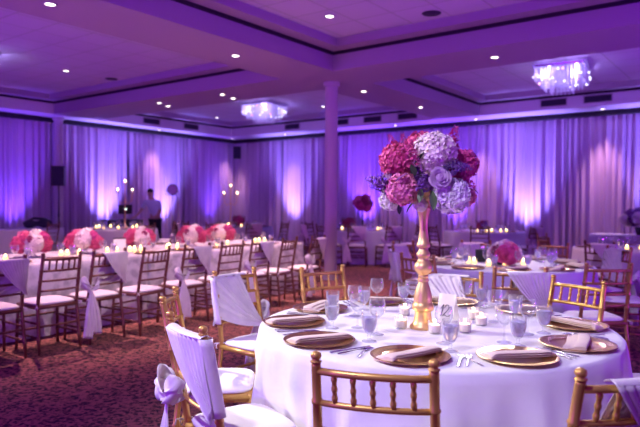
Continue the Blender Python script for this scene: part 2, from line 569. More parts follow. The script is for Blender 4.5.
def chandelier(x, y, tx):
    t = thing('chandelier', 'square tiered crystal chandelier ' + tx, 'chandelier', (x, y, ZT), radians(8), 'crystal chandeliers', None, .93)
    mb = MB(); mb.box((0, 0, -.03), (1.02, 1.02, .06)); mb.box((0, 0, -.075), (.9, .9, .03))
    link('canopy', mb.mesh('canopy', 'chrome', False), t)
    for s_, n_, cnt in ((.46, 6, 15), (.35, 8, 10), (.20, 10, 5)):
        me = cached('strand%d' % n_, lambda: crystal_strand(n_))
        for sd in range(4):
            for q in range(cnt):
                p = -s_ + 2 * s_ * q / cnt
                v = (Matrix.Rotation(sd * pi / 2, 3, 'Z') @ Vector((p, -s_, 0)))
                link('crystal_strand', me, t, (v.x, v.y, -.09), (0, 0, random.random()))
    rg = random.Random(6)
    for q in range(30):  # glowing beads added among the strands, standing in for crystal sparkle
        sd, f = q % 4, rg.uniform(-.42, .42)
        lay = (.44, .50, .33)[q % 3]
        v = Matrix.Rotation(sd * pi / 2, 3, 'Z') @ Vector((f * lay / .47, -lay, 0))
        pk = q % 7 == 3
        link('bulb', cached('sparklep' if pk else 'sparklew', lambda: sparkle_bulb_mesh('sparkle_bulb_pink' if pk else 'bulb')), t, (v.x, v.y, -.10 - rg.uniform(.03, .30 if lay > .4 else .40)))
    for sx, sy in ((-.28, -.41), (.28, -.41), (-.28, .41), (.28, .41)):
        lamp('chandelier_light', 'POINT', (sx, sy, -.24), 13, (.46, .36, 1), parent=t, shadow_soft_size=.07)


def sparkle_bulb_mesh(mat):
    mb = MB(); mb.ball((0, 0, 0), .017, 8)
    return mb.mesh('bulb', mat)


chandelier(-3.24, 11.95, 'in the coffer at the right of the view')
chandelier(-10.8, 11.95, 'in the far coffer left of the white column')
chandelier(-11.40, 4.72, 'half cut off by the left edge of the view')

# wall speaker in the far corner
t = thing('wall_speaker', 'small dark loudspeaker hung high in the far corner', 'speaker', (-14.75, 14.95, 2.95), radians(45))
mb = MB(); mb.box((0, 0, .16), (.26, .22, .42)); link('cabinet', mb.mesh('cabinet', 'black_plastic', False), t)
mb = MB(); mb.box((0, -.115, .16), (.22, .008, .36)); link('grille', mb.mesh('grille', 'dark_cloth', False), t)
mb = MB(); mb.tube([(0, .1, .2), (0, .3, .2), (0, .42, .2)], .025, 8); link('bracket', mb.mesh('bracket', 'black_plastic'), t)


# ------------------------------------------------------------------ chairs
def bamboo(mb, p, q, r_, rings, n=8):
    p, q = Vector(p), Vector(q)
    pts, rad = [p], [r_]
    for t in rings:
        for dt, k_ in ((-.012, 1), (-.006, 1.28), (.006, 1.28), (.012, 1)):
            L = (q - p).length
            pts.append(p.lerp(q, t + dt / L * .8)); rad.append(r_ * k_)
    pts.append(q); rad.append(r_)
    mb.tube(pts, rad, n)


def arc_rail(mb, z, w, y, bow, r_):
    pts = [(x * w, y - bow * (1 - x * x), z) for x in (-1, -.66, -.33, 0, .33, .66, 1)]
    mb.tube(pts, r_, 8)


def back_y(z):          # line of the back posts
    return -.185 - .088 * max(0, (z - .44) / .48) ** 1.1


def back_x(z):
    return .192 - .008 * (z - .44) / .48


def chair_meshes(FIN):
    P = {}
    for sd, key in ((-1, 'rl'), (1, 'rr')):
        mb = MB()
        pts, rad = [], []
        zs = [0, .12, .128, .132, .14, .28, .288, .292, .3, .44, .55, .556, .562, .568, .66, .666, .672, .678, .76, .766, .772, .778, .85, .89, .90]
        for i, z in enumerate(zs):
            if z < .44:
                y = -.185 - .05 * (1 - z / .44); x = .192 + .012 * (1 - z / .44)
            else:
                y = back_y(z); x = back_x(z)
            pts.append((sd * x, y, z))
            rad.append(.0158 if 0 < i and z not in (.128, .132, .288, .292, .556, .562, .666, .672, .766, .772) else (.012 if i == 0 else .0192))
        mb.tube(pts, rad, 10)
        e = pts[-1]
        mb.lathe([(.013, .898), (.019, .901), (.019, .905), (.011, .909), (.016, .914), (.0185, .922), (.016, .930), (.008, .935), (0, .936)], 12, (e[0], e[1], 0))
        P[key] = mb.mesh('rear_leg', FIN)
        mb = MB()
        bamboo(mb, (sd * .208, .180, 0), (sd * .195, .165, .44), .0145, (.3, .62, .9), 10)
        P['f' + key] = mb.mesh('front_leg', FIN)
    mb = MB()
    yt = back_y(.872)
    arc_rail(mb, .872, back_x(.872), yt, .028, .0125)
    for z, r_ in ((.765, .011), (.672, .010), (.58, .010)):
        arc_rail(mb, z, back_x(z), back_y(z), .026, r_)
    for q in range(5):
        f = -1 + 2 * (q + 1) / 6
        x = f * back_x(.8)
        y1 = back_y(.872) - .028 * (1 - f * f); y0 = back_y(.765) - .026 * (1 - f * f)
        bamboo(mb, (x, y0, .765), (x, y1, .872), .0082, (.2, .5, .8), 7)
    P['back'] = mb.mesh('backrest', FIN)
    # seat frame
    mb = MB()
    mb.tube([(-.192, -.185, .425), (.192, -.185, .425)], .018, 8); mb.tube([(-.195, .165, .425), (.195, .165, .425)], .018, 8)
    for sd in (-1, 1):
        mb.tube([(sd * .192, -.185, .425), (sd * .195, .165, .425)], .018, 8)
    mb.box((0, -.01, .432), (.37, .34, .02))
    P['frame'] = mb.mesh('seat_frame', FIN)
    # stretchers
    for key, a, b_ in (('s1', (-.2, .170, .30), (.2, .170, .30)), ('s2', (-.203, .174, .17), (.203, .174, .17)), ('s3', (-.2, -.2, .25), (.2, -.2, .25)),
                       ('s4', (-.2, -.205, .28), (-.2, .172, .28)), ('s5', (-.203, -.218, .15), (-.203, .176, .15)), ('s6', (.2, -.205, .28), (.2, .172, .28)), ('s7', (.203, -.218, .15), (.203, .176, .15))):
        mb = MB(); bamboo(mb, a, b_, .0105, (.3, .7)); P[key] = mb.mesh('stretcher', FIN)
    # cushion: rounded slab with a slight dome
    def cf(u, v):
        a = u * 2 * pi
        sx, sy = cos(a), sin(a)
        k_ = 1 / (abs(sx) ** 5 + abs(sy) ** 5) ** .2
        prof = [(0, .484), (.5, .483), (.82, .476), (.95, .466), (1, .456), (.985, .446), (.93, .443), (0, .443)]
        i = min(int(v * 7 + 1e-6), 7)
        r_, z = prof[i]
        return (sx * k_ * .205 * r_, sy * k_ * .186 * r_ - .008, z)
    mb = MB(); mb.grid(cf, 36, 7, True)
    P['cushion'] = mb.mesh('seat_cushion', 'cushion_cream')
    for sd, key in ((-1, 'tiel'), (1, 'tier')):
        mb = MB()
        mb.tube([(sd * .185, -.165, .455), (sd * .205, -.2, .45), (sd * .218, -.212, .44), (sd * .224, -.2, .415)], .004, 6)
        mb.tube([(sd * .205, -.2, .45), (sd * .222, -.226, .447), (sd * .215, -.235, .425)], .004, 6)
        P[key] = mb.mesh('cushion_tie', 'cushion_cream')
    return P


def sash_meshes():
    """satin sash thrown over the right half of the back (seen from behind), drawn to a bow on the left post"""
    out = {}
    G = Vector((-.205, -.215, .545))
    def edge(u, side):
        # A (mid top rail) -> B (right post top) -> C (down the right post)
        off = -.030 if side else .022
        if u < .62:
            t = u / .62
            x = -.045 + t * .245
            f = x / .19
            return Vector((x, back_y(.872) - .028 * max(0, 1 - f * f) + off, .889))
        t = (u - .62) / .38
        z = .889 - t * .27
        return Vector((.208, back_y(z) + off * .7, z))
    GR = Vector((.212, back_y(.60) - .010, .585))
    def pleat(u, v, amp=.011):
        return abs(amp * sin(u * 2 * pi * 4.5 + .6 * sin(4 * v)) * (.3 + .7 * v)) + .004 * sin(u * 2 * pi * 10 + 2 * v)
    def front(u, v):
        e = edge(u, 0)
        g = G + Vector((.03 * (1 - u) + .01, .028, .06 * (.5 - u)))
        p = e.lerp(g, v)
        sag = sin(pi * v)
        p.y += pleat(u, v) + .010 * sag
        p.z += -.03 * sag * (1 - u * .3) + .004 * sin(u * 31)
        return p
    def back(u, v):
        # triangle over the outside: top rail down to the right post
        x = -.10 + u * .308
        f = x / .19
        e = Vector((x, back_y(.872) - .028 * max(0, 1 - f * f) - .030 + .010 * u, .889))
        g = GR + Vector((0, -.012 - .012 * (1 - u), .05 * (u - .5)))
        p = e.lerp(g, v)
        sag = sin(pi * v)
        p.y -= pleat(u, v) + .006 * sag
        p.x -= .02 * sag * (1 - u)
        p.z += -.012 * sag * (1 - u)
        return p
    mb = MB(); mb.grid(back, 40, 18)
    def over(u, v):
        x = -.10 + u * .308
        f = x / .19
        yb = back_y(.872) - .028 * max(0, 1 - f * f)
        return Vector((x, yb + .022 - .052 * v, .889 + .012 * sin(pi * v)))
    mb.grid(over, 40, 5)
    def wrap(u, v):
        z = .889 - u * .31
        t_ = v * pi * 1.3
        return Vector((.200 + .020 * sin(t_), back_y(z) + .027 * cos(t_), z))
    mb.grid(wrap, 10, 8)
    out['sash'] = mb.mesh('sash', 'satin')
    mb = MB(); mb.grid(front, 44, 18); out['sash_front'] = mb.mesh('sash', 'satin')
    # bow
    mb = MB()
    kn = G + Vector((-.012, -.03, 0))
    mb.ball(kn, .026, 10, (.9, .8, 1.2))
    for sd, tilt in ((-1, .05), (1, .035)):
        def loop(u, v, sd=sd, tilt=tilt):
            a = u * 2 * pi
            r_ = .5 - .5 * cos(a)
            w = (v - .5) * (.03 + .075 * r_)
            return Vector((kn.x + sd * (.098 * r_) * (1 - .25 * (2 * v - 1) ** 2), kn.y - .042 * sin(a) - .012 + .011 * sin(v * 14 + a), kn.z + (tilt + .03) * r_ + w + .012 * sin(v * 9 + 2 * a)))
        mb.grid(loop, 24, 8)
    out['bow'] = mb.mesh('bow', 'satin')
    for q, (dx, L, w) in enumerate(((-.02, .46, .075), (.035, .43, .085))):
        def tail(u, v, dx=dx, L=L, w=w):
            ww = .018 + w * min(1, v * 2.2)
            x = kn.x + dx * v * 2 + (u - .5) * ww
            y = kn.y - .022 - .012 * sin(u * 2 * pi * 2.5 + dx * 90) * min(1, v * 3) - .02 * sin(v * 3) - (.006 if dx > 0 else 0)
            return Vector((x, y, kn.z - L * v - .02 * u * v))
        mb = MB(); mb.grid(tail, 16, 16)
        out['tail%d' % q] = mb.mesh('sash_tail', 'satin')
    return out


CHF = {k_: chair_meshes(k_) for k_ in ('gold_paint', 'shaded_gold', 'dim_gold')}
SA = sash_meshes()


def chair(x, y, face, label, group, sash=False, fin='dim_gold'):
    """x, y: middle of the top rail; face: heading (deg) the sitter looks along"""
    a = radians(face)
    CH = CHF[fin]
    t = thing('chiavari_chair', label, 'chair', (x + .265 * cos(a), y + .265 * sin(a), 0), a - pi / 2, group)
    link('rear_leg', CH['rl'], t); link('rear_leg', CH['rr'], t); link('front_leg', CH['frl'], t); link('front_leg', CH['frr'], t)
    link('backrest', CH['back'], t); link('seat_frame', CH['frame'], t)
    for q in range(1, 8):
        link('stretcher', CH['s%d' % q], t)
    c = link('seat_cushion', CH['cushion'], t, label='cream seat cushion')
    link('cushion_tie', CH['tiel'], c); link('cushion_tie', CH['tier'], c)
    if sash:
        s_ = solidify(link('sash', SA['sash'], t, label='pale satin sash'), .0015)
        solidify(link('sash', SA['sash_front'], t), .0015)
        solidify(link('bow', SA['bow'], s_), .0015)
        solidify(link('sash_tail', SA['tail0'], s_), .0015); solidify(link('sash_tail', SA['tail1'], s_), .0015)
    return t


def toward(x, y, tx, ty, d=0):
    return math.degrees(atan2(ty - y, tx - x)) + d


TN = (-1.434, 2.92)
TM = (-2.32, 6.40)
near = 'gold chairs around the near table'
for (x, y, sash, d, tx) in (
        (-.985, 1.60, False, 4, 'gold bamboo-style chair with a bare back in the foreground, centre of the bottom edge'),
        (-1.90, 1.64, True, 0, 'gold chair with a lavender sash and bow at the left front of the near table'),
        (-2.55, 2.09, False, 4, 'bare-backed gold chair half hidden behind the sashed chair at the left'),
        (-3.05, 3.08, True, 2, 'gold chair with pleated pale sash left of the near table, before the carpet aisle'),
        (-2.70, 3.65, False, 10, 'bare-backed gold chair behind the left glasses of the near table'),
        (-1.80, 4.00, True, -6, 'gold chair with white sash directly behind the tall gold vase and number card'),
        (-1.00, 4.10, False, -2, 'bare-backed gold chair behind the right plates of the near table'),
        (-.32, 3.70, False, 0, 'gold chair cut by the right edge, its seat showing beside the near table'),
        (-.06, 2.95, False, 0, 'gold chair outside the right edge, the tip of its seat by the tablecloth'),
        (-.325, 1.985, True, 2, 'gold chair with pale sash in the bottom right corner')):
    chair(x, y, toward(x, y, *TN, d), tx, near, sash, 'gold_paint')

# ------------------------------------------------------------------ tables and cloths
def round_cloth(seed, R, h, folds=11, amp=.05, floor_gap=.012, nseg=160, seats=()):
    rng = random.Random(seed)
    ph = [rng.uniform(0, 6.28) for _ in range(8)]
    rings = [(.0, 0), (.3, 0), (.6, 0), (.85, 0), (.97, 0), (.992, -.003), (1.0, -.012), (1.006, -.05), (1.015, -.15), (1.03, -.3), (1.045, -.45), (1.06, -.6), (1.075, -(h - floor_gap))]
    def fn(u, v):
        i = min(int(v * (len(rings) - 1) + 1e-6), len(rings) - 1)
        k_, dz = rings[i]
        a = u * 2 * pi
        r_ = R * k_
        z = h + dz
        drop = max(0, -dz / h)
        if drop > 0:
            w = .55 * sin(folds * a + ph[0] + .8 * sin(2 * a + ph[1])) + .35 * sin((folds * 2 + 3) * a + ph[2]) + .25 * sin(5 * a + ph[3])
            w = w if w > 0 else w * .5
            r_ += amp * w * min(1, drop * 1.3) ** .9
            for fa, fd in seats:        # the cloth gives way where a seat is pushed under it
                d_ = (a - fa + pi) % (2 * pi) - pi
                if drop > .3 and abs(d_) < .5:
                    lim = (fd - .265 - .20) / cos(d_) + max(0, abs(d_) - .22) * 1.2
                    r_ = min(r_, lim)
        else:
            z += .0012 * sin(7 * a + ph[4]) * k_ * (1 if k_ < .98 else 0)
        return (r_ * cos(a), r_ * sin(a), z)
    mb = MB(); mb.grid(fn, nseg, len(rings) - 1, True)
    return mb


def round_table_frame(x, y, tx):
    t = thing('round_table', 'round banquet table hidden under ' + tx, 'table', (x, y, 0))
    mb = MB(); mb.lathe([(0, .735), (.905, .735), (.905, .757), (0, .757)], 48); link('tabletop', mb.mesh('tabletop', 'wall_paint', 'auto'), t)
    for q in range(4):
        mb = MB(); a = q * pi / 2 + .4
        mb.tube([(.5 * cos(a), .5 * sin(a), 0), (.5 * cos(a), .5 * sin(a), .735)], .016, 8)
        link('leg', mb.mesh('leg', 'steel'), t)
    return t


def cloth(x, y, mesh, label, rz=0):
    return thing('tablecloth', label, 'tablecloth', (x, y, 0), rz, None, mesh)


def seats_of(T, pts, rot=0):
    return [(atan2(y - T[1], x - T[0]) - rot, sqrt((x - T[0]) ** 2 + (y - T[1]) ** 2)) for x, y in pts]


NEAR_XY = [(-.985, 1.60), (-1.90, 1.64), (-2.55, 2.09), (-3.05, 3.08), (-2.70, 3.65), (-1.80, 4.00), (-1.00, 4.10), (-.32, 3.70), (-.06, 2.95), (-.325, 1.985)]
MID_XY = [(-3.33, 5.80), (-2.68, 5.12), (-.95, 6.75), (-1.40, 7.55), (-2.2, 7.80), (-3.1, 7.55), (-3.7, 6.7)]
round_table_frame(*TN, 'the white cloth of the near table')
cloth(*TN, round_cloth(3, .917, .765, 15, .075, nseg=280, seats=seats_of(TN, NEAR_XY, .3)).mesh('tablecloth', 'white_linen'), 'white floor-length cloth on the near round table with the tall bouquet', .3)
round_table_frame(*TM, 'the pale cloth of the middle table')
cloth(*TM, round_cloth(5, .917, .765, seats=seats_of(TM, MID_XY)).mesh('tablecloth', 'lilac_linen'), 'pale lilac cloth on the round table behind the near one')
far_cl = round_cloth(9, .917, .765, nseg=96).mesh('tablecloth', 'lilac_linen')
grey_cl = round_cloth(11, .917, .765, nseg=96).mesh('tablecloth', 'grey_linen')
TB, TC, TD, TE, TF = (-12.6, 8.75), (-11.4, 11.6), (-8.0, 12.4), (-5.45, 13.75), (-1.55, 9.9)
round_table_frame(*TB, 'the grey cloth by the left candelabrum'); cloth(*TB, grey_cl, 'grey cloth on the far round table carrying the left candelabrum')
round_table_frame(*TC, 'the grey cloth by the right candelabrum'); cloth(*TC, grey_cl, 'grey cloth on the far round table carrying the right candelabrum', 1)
round_table_frame(*TD, 'the lilac cloth by the tall dark pink flowers'); cloth(*TD, far_cl, 'lilac cloth on the far round table with the tall dark pink flowers')
round_table_frame(*TE, 'the cloth of the far table behind the vase'); cloth(*TE, far_cl, 'lilac cloth on the farthest round table, lined with candles, right of the vase', 1)
round_table_frame(*TF, 'the cloth of the table at the right edge'); cloth(*TF, far_cl, 'lilac cloth on the round table at the right edge with a row of candles', 2)


def box_cloth(L, D, h, seed, folds=.33, amp=.03):
    """cloth over a rectangular table, local x along the length"""
    rng = random.Random(seed)
    ph = rng.uniform(0, 6)
    per = 2 * (L + D)
    nseg = int(per * 28)
    rings = [(0, 0), (.8, 0), (.985, 0), (1, -.008), (1.0, -.06), (1.0, -.25), (1.0, -.5), (1.0, -(h - .012))]
    def fn(u, v):
        i = min(int(v * (len(rings) - 1) + 1e-6), len(rings) - 1)
        k_, dz = rings[i]
        s_ = u * per
        if s_ < L: p = Vector((-L / 2 + s_, -D / 2, 0)); nn = Vector((0, -1, 0))
        elif s_ < L + D: p = Vector((L / 2, -D / 2 + s_ - L, 0)); nn = Vector((1, 0, 0))
        elif s_ < 2 * L + D: p = Vector((L / 2 - (s_ - L - D), D / 2, 0)); nn = Vector((0, 1, 0))
        else: p = Vector((-L / 2, D / 2 - (s_ - 2 * L - D), 0)); nn = Vector((-1, 0, 0))
        drop = -dz / h
        w = .6 * sin(s_ / folds * 2 * pi + ph + sin(s_ * 1.3)) + .4 * sin(s_ / folds * 3.3 + 2 * ph)
        q = p * k_ + nn * (amp * (w + .8) * min(1, drop * 1.4))
        return (q.x, q.y, h + dz)
    mb = MB(); mb.grid(fn, nseg, len(rings) - 1, True)
    return mb


def long_table(x, y, L, D, rz, tx, mat, h=.765, seed=1, clothlabel=None):
    t = thing('folding_table', 'long table hidden under ' + tx, 'table', (x, y, 0), rz)
    mb = MB(); mb.box((0, 0, h - .022), (L - .03, D - .03, .025)); link('tabletop', mb.mesh('tabletop', 'wall_paint', False), t)
    for sx in (-1, 1):
        for sy in (-1, 1):
            mb = MB(); mb.tube([(sx * (L / 2 - .15), sy * (D / 2 - .1), 0), (sx * (L / 2 - .15), sy * (D / 2 - .1), h - .035)], .015, 8)
            link('leg', mb.mesh('leg', 'steel'), t)
    cloth(x, y, box_cloth(L, D, h, seed).mesh('tablecloth', mat), clothlabel, rz)


ROWX = -6.72
long_table(ROWX, 3.1, 3.0, 1.36, pi / 2, 'the damask cloth of the near half of the long row', 'damask_linen', seed=2, clothlabel='damask cloth on the near half of the long banquet row at left')
long_table(ROWX, 6.13, 3.0, 1.36, pi / 2, 'the damask cloth of the far half of the long row', 'damask_linen', seed=3, clothlabel='damask cloth on the far half of the long banquet row, towards the column')
long_table(-14.1, 7.15, 1.75, .8, pi / 2 + .1, 'the pale cloth by the left wall', 'lilac_linen', seed=4, clothlabel='pale cloth on the side table with a dark bundle by the loudspeaker')
long_table(-1.9, 14.4, 2.6, .75, 0, 'the cloth of the side table by the right drapes', 'lilac_linen', seed=5, clothlabel='lilac cloth on the side table carrying the lilac bush')

# ------------------------------------------------------------------ chairs of the long row
row = [(2.02, True), (2.55, True), (3.08, False), (3.60, True), (4.14, False), (4.72, True), (5.30, False), (5.86, True), (6.42, False), (7.02, True)]
rng = random.Random(4)
for i, (y, s_) in enumerate(row):
    if i == 0:
        continue
    chair(-5.30 + rng.uniform(-.03, .03), y, 180 + rng.uniform(-6, 6) + 4, 'shaded gold chair of the long row, %s from the left edge, %s' % (ORD[i - 1], 'sash and bow' if s_ else 'bare back'), 'shaded gold chairs along the long row', s_, 'shaded_gold')

# chairs of the middle table
mid = 'gold chairs around the middle table'
for x, y, s_, d, tx in ((-1.52, 4.55, True, 4, 'gold chair with pleated sash pulled out before the middle table, under the pink roses'),
                        (-1.06, 5.32, False, -10, 'bare-backed chair at the right front of the middle table'),
                        (-3.33, 5.80, True, 0, 'chair with a pale sash hanging, left of the tall gold vase stem'),
                        (-2.68, 5.12, False, 8, 'chair right behind the gold vase stem, facing the middle table'),
                        (-.95, 6.75, True, 0, 'sashed chair at the right side of the middle table'),
                        (-1.40, 7.55, True, 0, 'chair with a wide pale sash at the far right of the middle table'),
                        (-2.2, 7.80, False, 0, 'bare chair at the far side of the middle table behind the roses'),
                        (-3.1, 7.55, True, 0, 'sashed chair at the far left of the middle table'),
                        (-3.7, 6.7, True, 0, 'chair at the left of the middle table, hidden by the vase')):
    chair(x, y, toward(x, y, *TM, d), tx, mid, s_)


def ring(T, angs, r_, tx, grp, sash):
    for q, a in enumerate(angs):
        x, y = T[0] + r_ * cos(radians(a)), T[1] + r_ * sin(radians(a))
        chair(x, y, a + 180, tx[q], grp, sash(q), 'shaded_gold')


ring(TD, (-95, -62, -130, -28, 190, 10), 1.45, ['far chair in front of the table with tall dark pink flowers, left one', 'far chair in front of the table with tall dark pink flowers, right one', 'far sashed chair at the left front of the tall-flower table, by the column', 'far sashed chair at the right of the tall-flower table', 'far chair left of the tall-flower table beside the column', 'far chair at the right end behind the tall-flower table'], 'shaded gold chairs around the tall-flower table', lambda q: q in (1, 2, 3, 5))
ring(TE, (-120, -72, -165, -20), 1.45, ['far chair left in front of the candle-lined farthest table', 'far chair in front of the candle-lined farthest table', 'far sashed chair at the left end of the farthest table', 'far sashed chair at the right end of the farthest table, under the bright drape'], 'shaded gold chairs around the farthest table', lambda q: q > 1)
ring(TF, (-100, -140, -62, 175), 1.45, ['chair with grey sash before the table at the right edge', 'chair at the left front of the table at the right edge', 'bare-backed chair cut by the right edge', 'chair with its back to the drapes left of the right-edge table'], 'shaded gold chairs around the right-edge table', lambda q: q in (0,))
ring(TB, (-10, 30, 70), 1.45, ['far chair right of the left candelabrum table', 'far sashed chair behind the long row, right of the left candelabrum table', 'far chair behind the left candelabrum table'], 'shaded gold chairs around the left candelabrum table', lambda q: q == 1)
ring(TC, (-70, -30, 10, -110), 1.45, ['far chair before the right candelabrum table', 'far sashed chair right of the right candelabrum table', 'far chair at the right end of the right candelabrum table', 'far chair left before the right candelabrum table'], 'shaded gold chairs around the right candelabrum table', lambda q: q in (1,))
chair(-13.35, 8.4 - .85, 200, 'far bare chair beside the side table under the loudspeaker', 'chairs by the left wall', False, 'shaded_gold')

# ------------------------------------------------------------------ near table settings
TZ = .7665


def lathe_me(name, prof, mat, n=28, sm='auto'):
    mb = MB(); mb.lathe(prof, n); return mb.mesh(name, mat, sm)


CHG_WELL = lathe_me('plate', [(0, .004), (.10, .004), (.112, .007), (.118, .010)], 'charger_gold', 48)
CHG_RIM = lathe_me('rim', [(.118, .010), (.150, .012), (.163, .016), (.166, .015), (.163, .012), (.12, .004), (.10, 0), (0, 0)], 'charger_rim', 48)


def napkin_mesh(seed):
    """a long folded napkin, draped over the charger: three stacked layers with rolled edges"""
    mb = MB()
    for k_, (w, L, z) in enumerate(((.098, .30, .018), (.078, .29, .027), (.050, .285, .035))):
        def fn(u, v, w=w, L=L, z=z, k_=k_):
            y = (v - .5) * L
            a = u * 2 * pi
            x = cos(a) * w / 2
            zz = z + .0045 * sin(a) * (1 - .25 * abs(cos(a)))
            end = max(0, abs(v - .5) * 2 - .82) / .18
            return (x + .012 * k_ + .004 * sin(y * 20 + seed), y + .006 * sin(x * 40), zz - .010 * end * end)
        mb.grid(fn, 16, 14, True)
        for e in (0, 1):
            ring = [fn(i / 16, e) for i in range(16)]
            mb.add(ring, [tuple(range(16))])
    return mb.mesh('napkin', 'napkin', 'auto')


NAP = [napkin_mesh(0), napkin_mesh(2)]


def fork_mesh():
    mb = MB()
    mb.tube([(0, -.10, .003), (0, -.05, .004), (0, 0, .006), (0, .035, .004)], [.006, .0055, .0032, .004], 8, flat=.4)
    mb.box((0, .045, .004), (.022, .025, .002))
    for q in range(4):
        mb.tube([(-.0095 + q * .0063, .055, .004), (-.0095 + q * .0063, .075, .005), (-.0095 + q * .0063, .095, .003)], .0018, 6)
    return mb.mesh('fork', 'steel', 'auto')


def knife_mesh():
    mb = MB()
    mb.tube([(0, -.115, .004), (0, -.06, .0045), (0, 0, .004)], [.006, .007, .005], 8, flat=.5)
    mb.add([(-.004, 0, .003), (.007, 0, .003), (.010, .06, .003), (.004, .105, .003), (-.004, .11, .003), (-.004, 0, .005), (.004, 0, .004), (.006, .06, .004), (.002, .1, .004), (-.004, .105, .005)],
           [(0, 1, 2, 3, 4), (5, 6, 7, 8, 9), (0, 1, 6, 5), (1, 2, 7, 6), (2, 3, 8, 7), (3, 4, 9, 8), (4, 0, 5, 9)])
    return mb.mesh('knife', 'steel', 'auto')


FORK, KNIFE = fork_mesh(), knife_mesh()
# seat angle, napkin turn (world deg), words
SEATS = [(-179, -75, 'at the far left of the near table', ''),
         (-144, 60, 'at the left front of the near table', ''),
         (-108, 62, 'left of the middle front of the near table', ''),
         (-71, 72, 'above the foreground chair, near table', ''),
         (-36, 48, 'at the right front of the near table', ''),
         (-3, 100, 'at the right rim of the near table', ''),
         (34, -20, 'at the right back of the near table', ''),
         (70, 20, 'before the bare-backed chair behind the near table', ''),
         (107, 10, 'behind the number card', ''),
         (143, 30, 'at the back left of the near table', '')]
for q, (a, nr, tx, _s) in enumerate(SEATS):
    ar = radians(a)
    r_ = .735
    x, y = TN[0] + r_ * cos(ar), TN[1] + r_ * sin(ar)
    t = thing('charger_plate', 'round gold charger plate ' + tx, 'plate', (x, y, TZ), 0, 'gold charger plates on the near table')
    link('well', CHG_WELL, t); link('rim', CHG_RIM, t)
    thing('napkin', 'folded cream napkin on the charger ' + tx, 'napkin', (x, y, TZ - .001), radians(nr - 90), 'folded napkins on the near table', NAP[q % 2])
    tang = Vector((-sin(ar), cos(ar), 0))
    inn = Vector((-cos(ar), -sin(ar), 0))
    base = Vector((x, y, TZ)) + inn * .03
    for d, me, nm in ((-.205, FORK, 'fork'), (.20, KNIFE, 'knife'), (.232, FORK, 'fork')):
        p = base + tang * d * 1
        d2 = p - Vector((TN[0], TN[1], TZ))
        sd = 'left' if d < 0 else 'right'
        thing(nm, 'silver %s, %s, by charger %s' % (nm, "sitter's left" if d < 0 else 'outside the knife' if me is FORK else "sitter's right", tx), nm, p, ar + pi / 2, 'cutlery on the near table', me)

# stemware
WINE = lathe_me('bowl', [(.0045, .078), (.014, .083), (.030, .098), (.0395, .118), (.0415, .135), (.039, .155), (.0355, .172), (.0345, .172), (.038, .155), (.0402, .135), (.038, .119), (.029, .100), (.013, .086), (0, .082)], 'glass', 28)
WINE_ST = lathe_me('stem', [(0, 0), (.034, .0), (.034, .002), (.018, .005), (.0065, .011), (.0042, .025), (.0038, .055), (.0048, .074), (.0045, .078)], 'glass', 24)
GOB = lathe_me('bowl', [(.006, .034), (.018, .042), (.029, .060), (.035, .085), (.037, .110), (.0365, .138), (.0355, .138), (.0358, .110), (.0338, .086), (.0278, .062), (.017, .045), (0, .040)], 'glass', 28)
GOB_ST = lathe_me('stem', [(0, 0), (.034, 0), (.034, .003), (.018, .007), (.008, .013), (.0065, .022), (.010, .027), (.0065, .032), (.006, .034)], 'glass', 24)
GOB_W = lathe_me('water', [(0, .0405), (.0165, .0455), (.0272, .0622), (.0333, .0862), (.0352, .108), (.0350, .112), (0, .112)], 'water', 24)


def ice_mesh():
    mb = MB(); rg = random.Random(3)
    for q in range(7):
        a = q * 2.4
        mb.box((.017 * cos(a) * (q % 3) / 2, .017 * sin(a) * (q % 3) / 2, .088 + .004 * (q % 3) * q / 3), (.016, .016, .013), 0, Matrix.Rotation(rg.uniform(0, 3), 3, Vector((rg.random(), rg.random(), rg.random()))))
    return mb.mesh('ice', 'ice', False)


ICE = ice_mesh()


def wine(x, y, tx, grp, z=TZ):
    t = thing('wine_glass', 'empty stemmed wine glass ' + tx, 'glass', (x, y, z), 0, grp)
    link('bowl', WINE, t); link('stem', WINE_ST, t)


def goblet(x, y, tx, grp, z=TZ):
    t = thing('water_goblet', 'short goblet of iced water ' + tx, 'glass', (x, y, z), 0, grp)
    link('bowl', GOB, t); link('stem', GOB_ST, t); link('water', GOB_W, t); link('ice', ICE, t)


gw = 'water goblets on the near table'
gv = 'wine glasses on the near table'
for x, y, tx in ((-1.792, 2.503, 'at the left end of the near table glasses'),
                 (-2.0, 2.80, 'behind the leftmost goblet of the near table'),
                 (-1.955, 3.06, 'in the back row of the left glasses'),
                 (-1.488, 2.373, 'in front of the left glasses, nearest the centre charger'),
                 (-1.11, 2.429, 'in front of the number card'),
                 (-.909, 2.704, 'before the tall glasses at the right of the near table'),
                 (-.901, 3.057, 'alone by the right back charger, near table'),
                 (-1.122, 3.29, 'half hidden behind the tall right glasses'),
                 (-1.435, 3.59, 'at the back, right of the number card'),
                 (-1.86, 3.37, 'low behind the left candles of the near table')):
    goblet(x, y, tx, gw)
for x, y, tx in ((-1.70, 2.60, 'standing in the middle of the left glass cluster'),
                 (-1.89, 2.86, 'in the middle of the left cluster, behind its like'),
                 (-1.964, 3.22, 'tallest at the back of the left glass cluster'),
                 (-1.535, 2.52, 'behind the front goblet of the left cluster'),
                 (-1.196, 2.545, 'overlapping the number card'),
                 (-.985, 2.74, 'in front of the right glass cluster'),
                 (-1.20, 3.19, 'at the back of the right glass cluster'),
                 (-.958, 2.985, 'at the right of the right glass cluster'),
                 (-1.50, 3.50, 'at the back of the near table, right of the card'),
                 (-1.762, 3.30, 'just left of the vase foot')):
    wine(x, y, tx, gv)

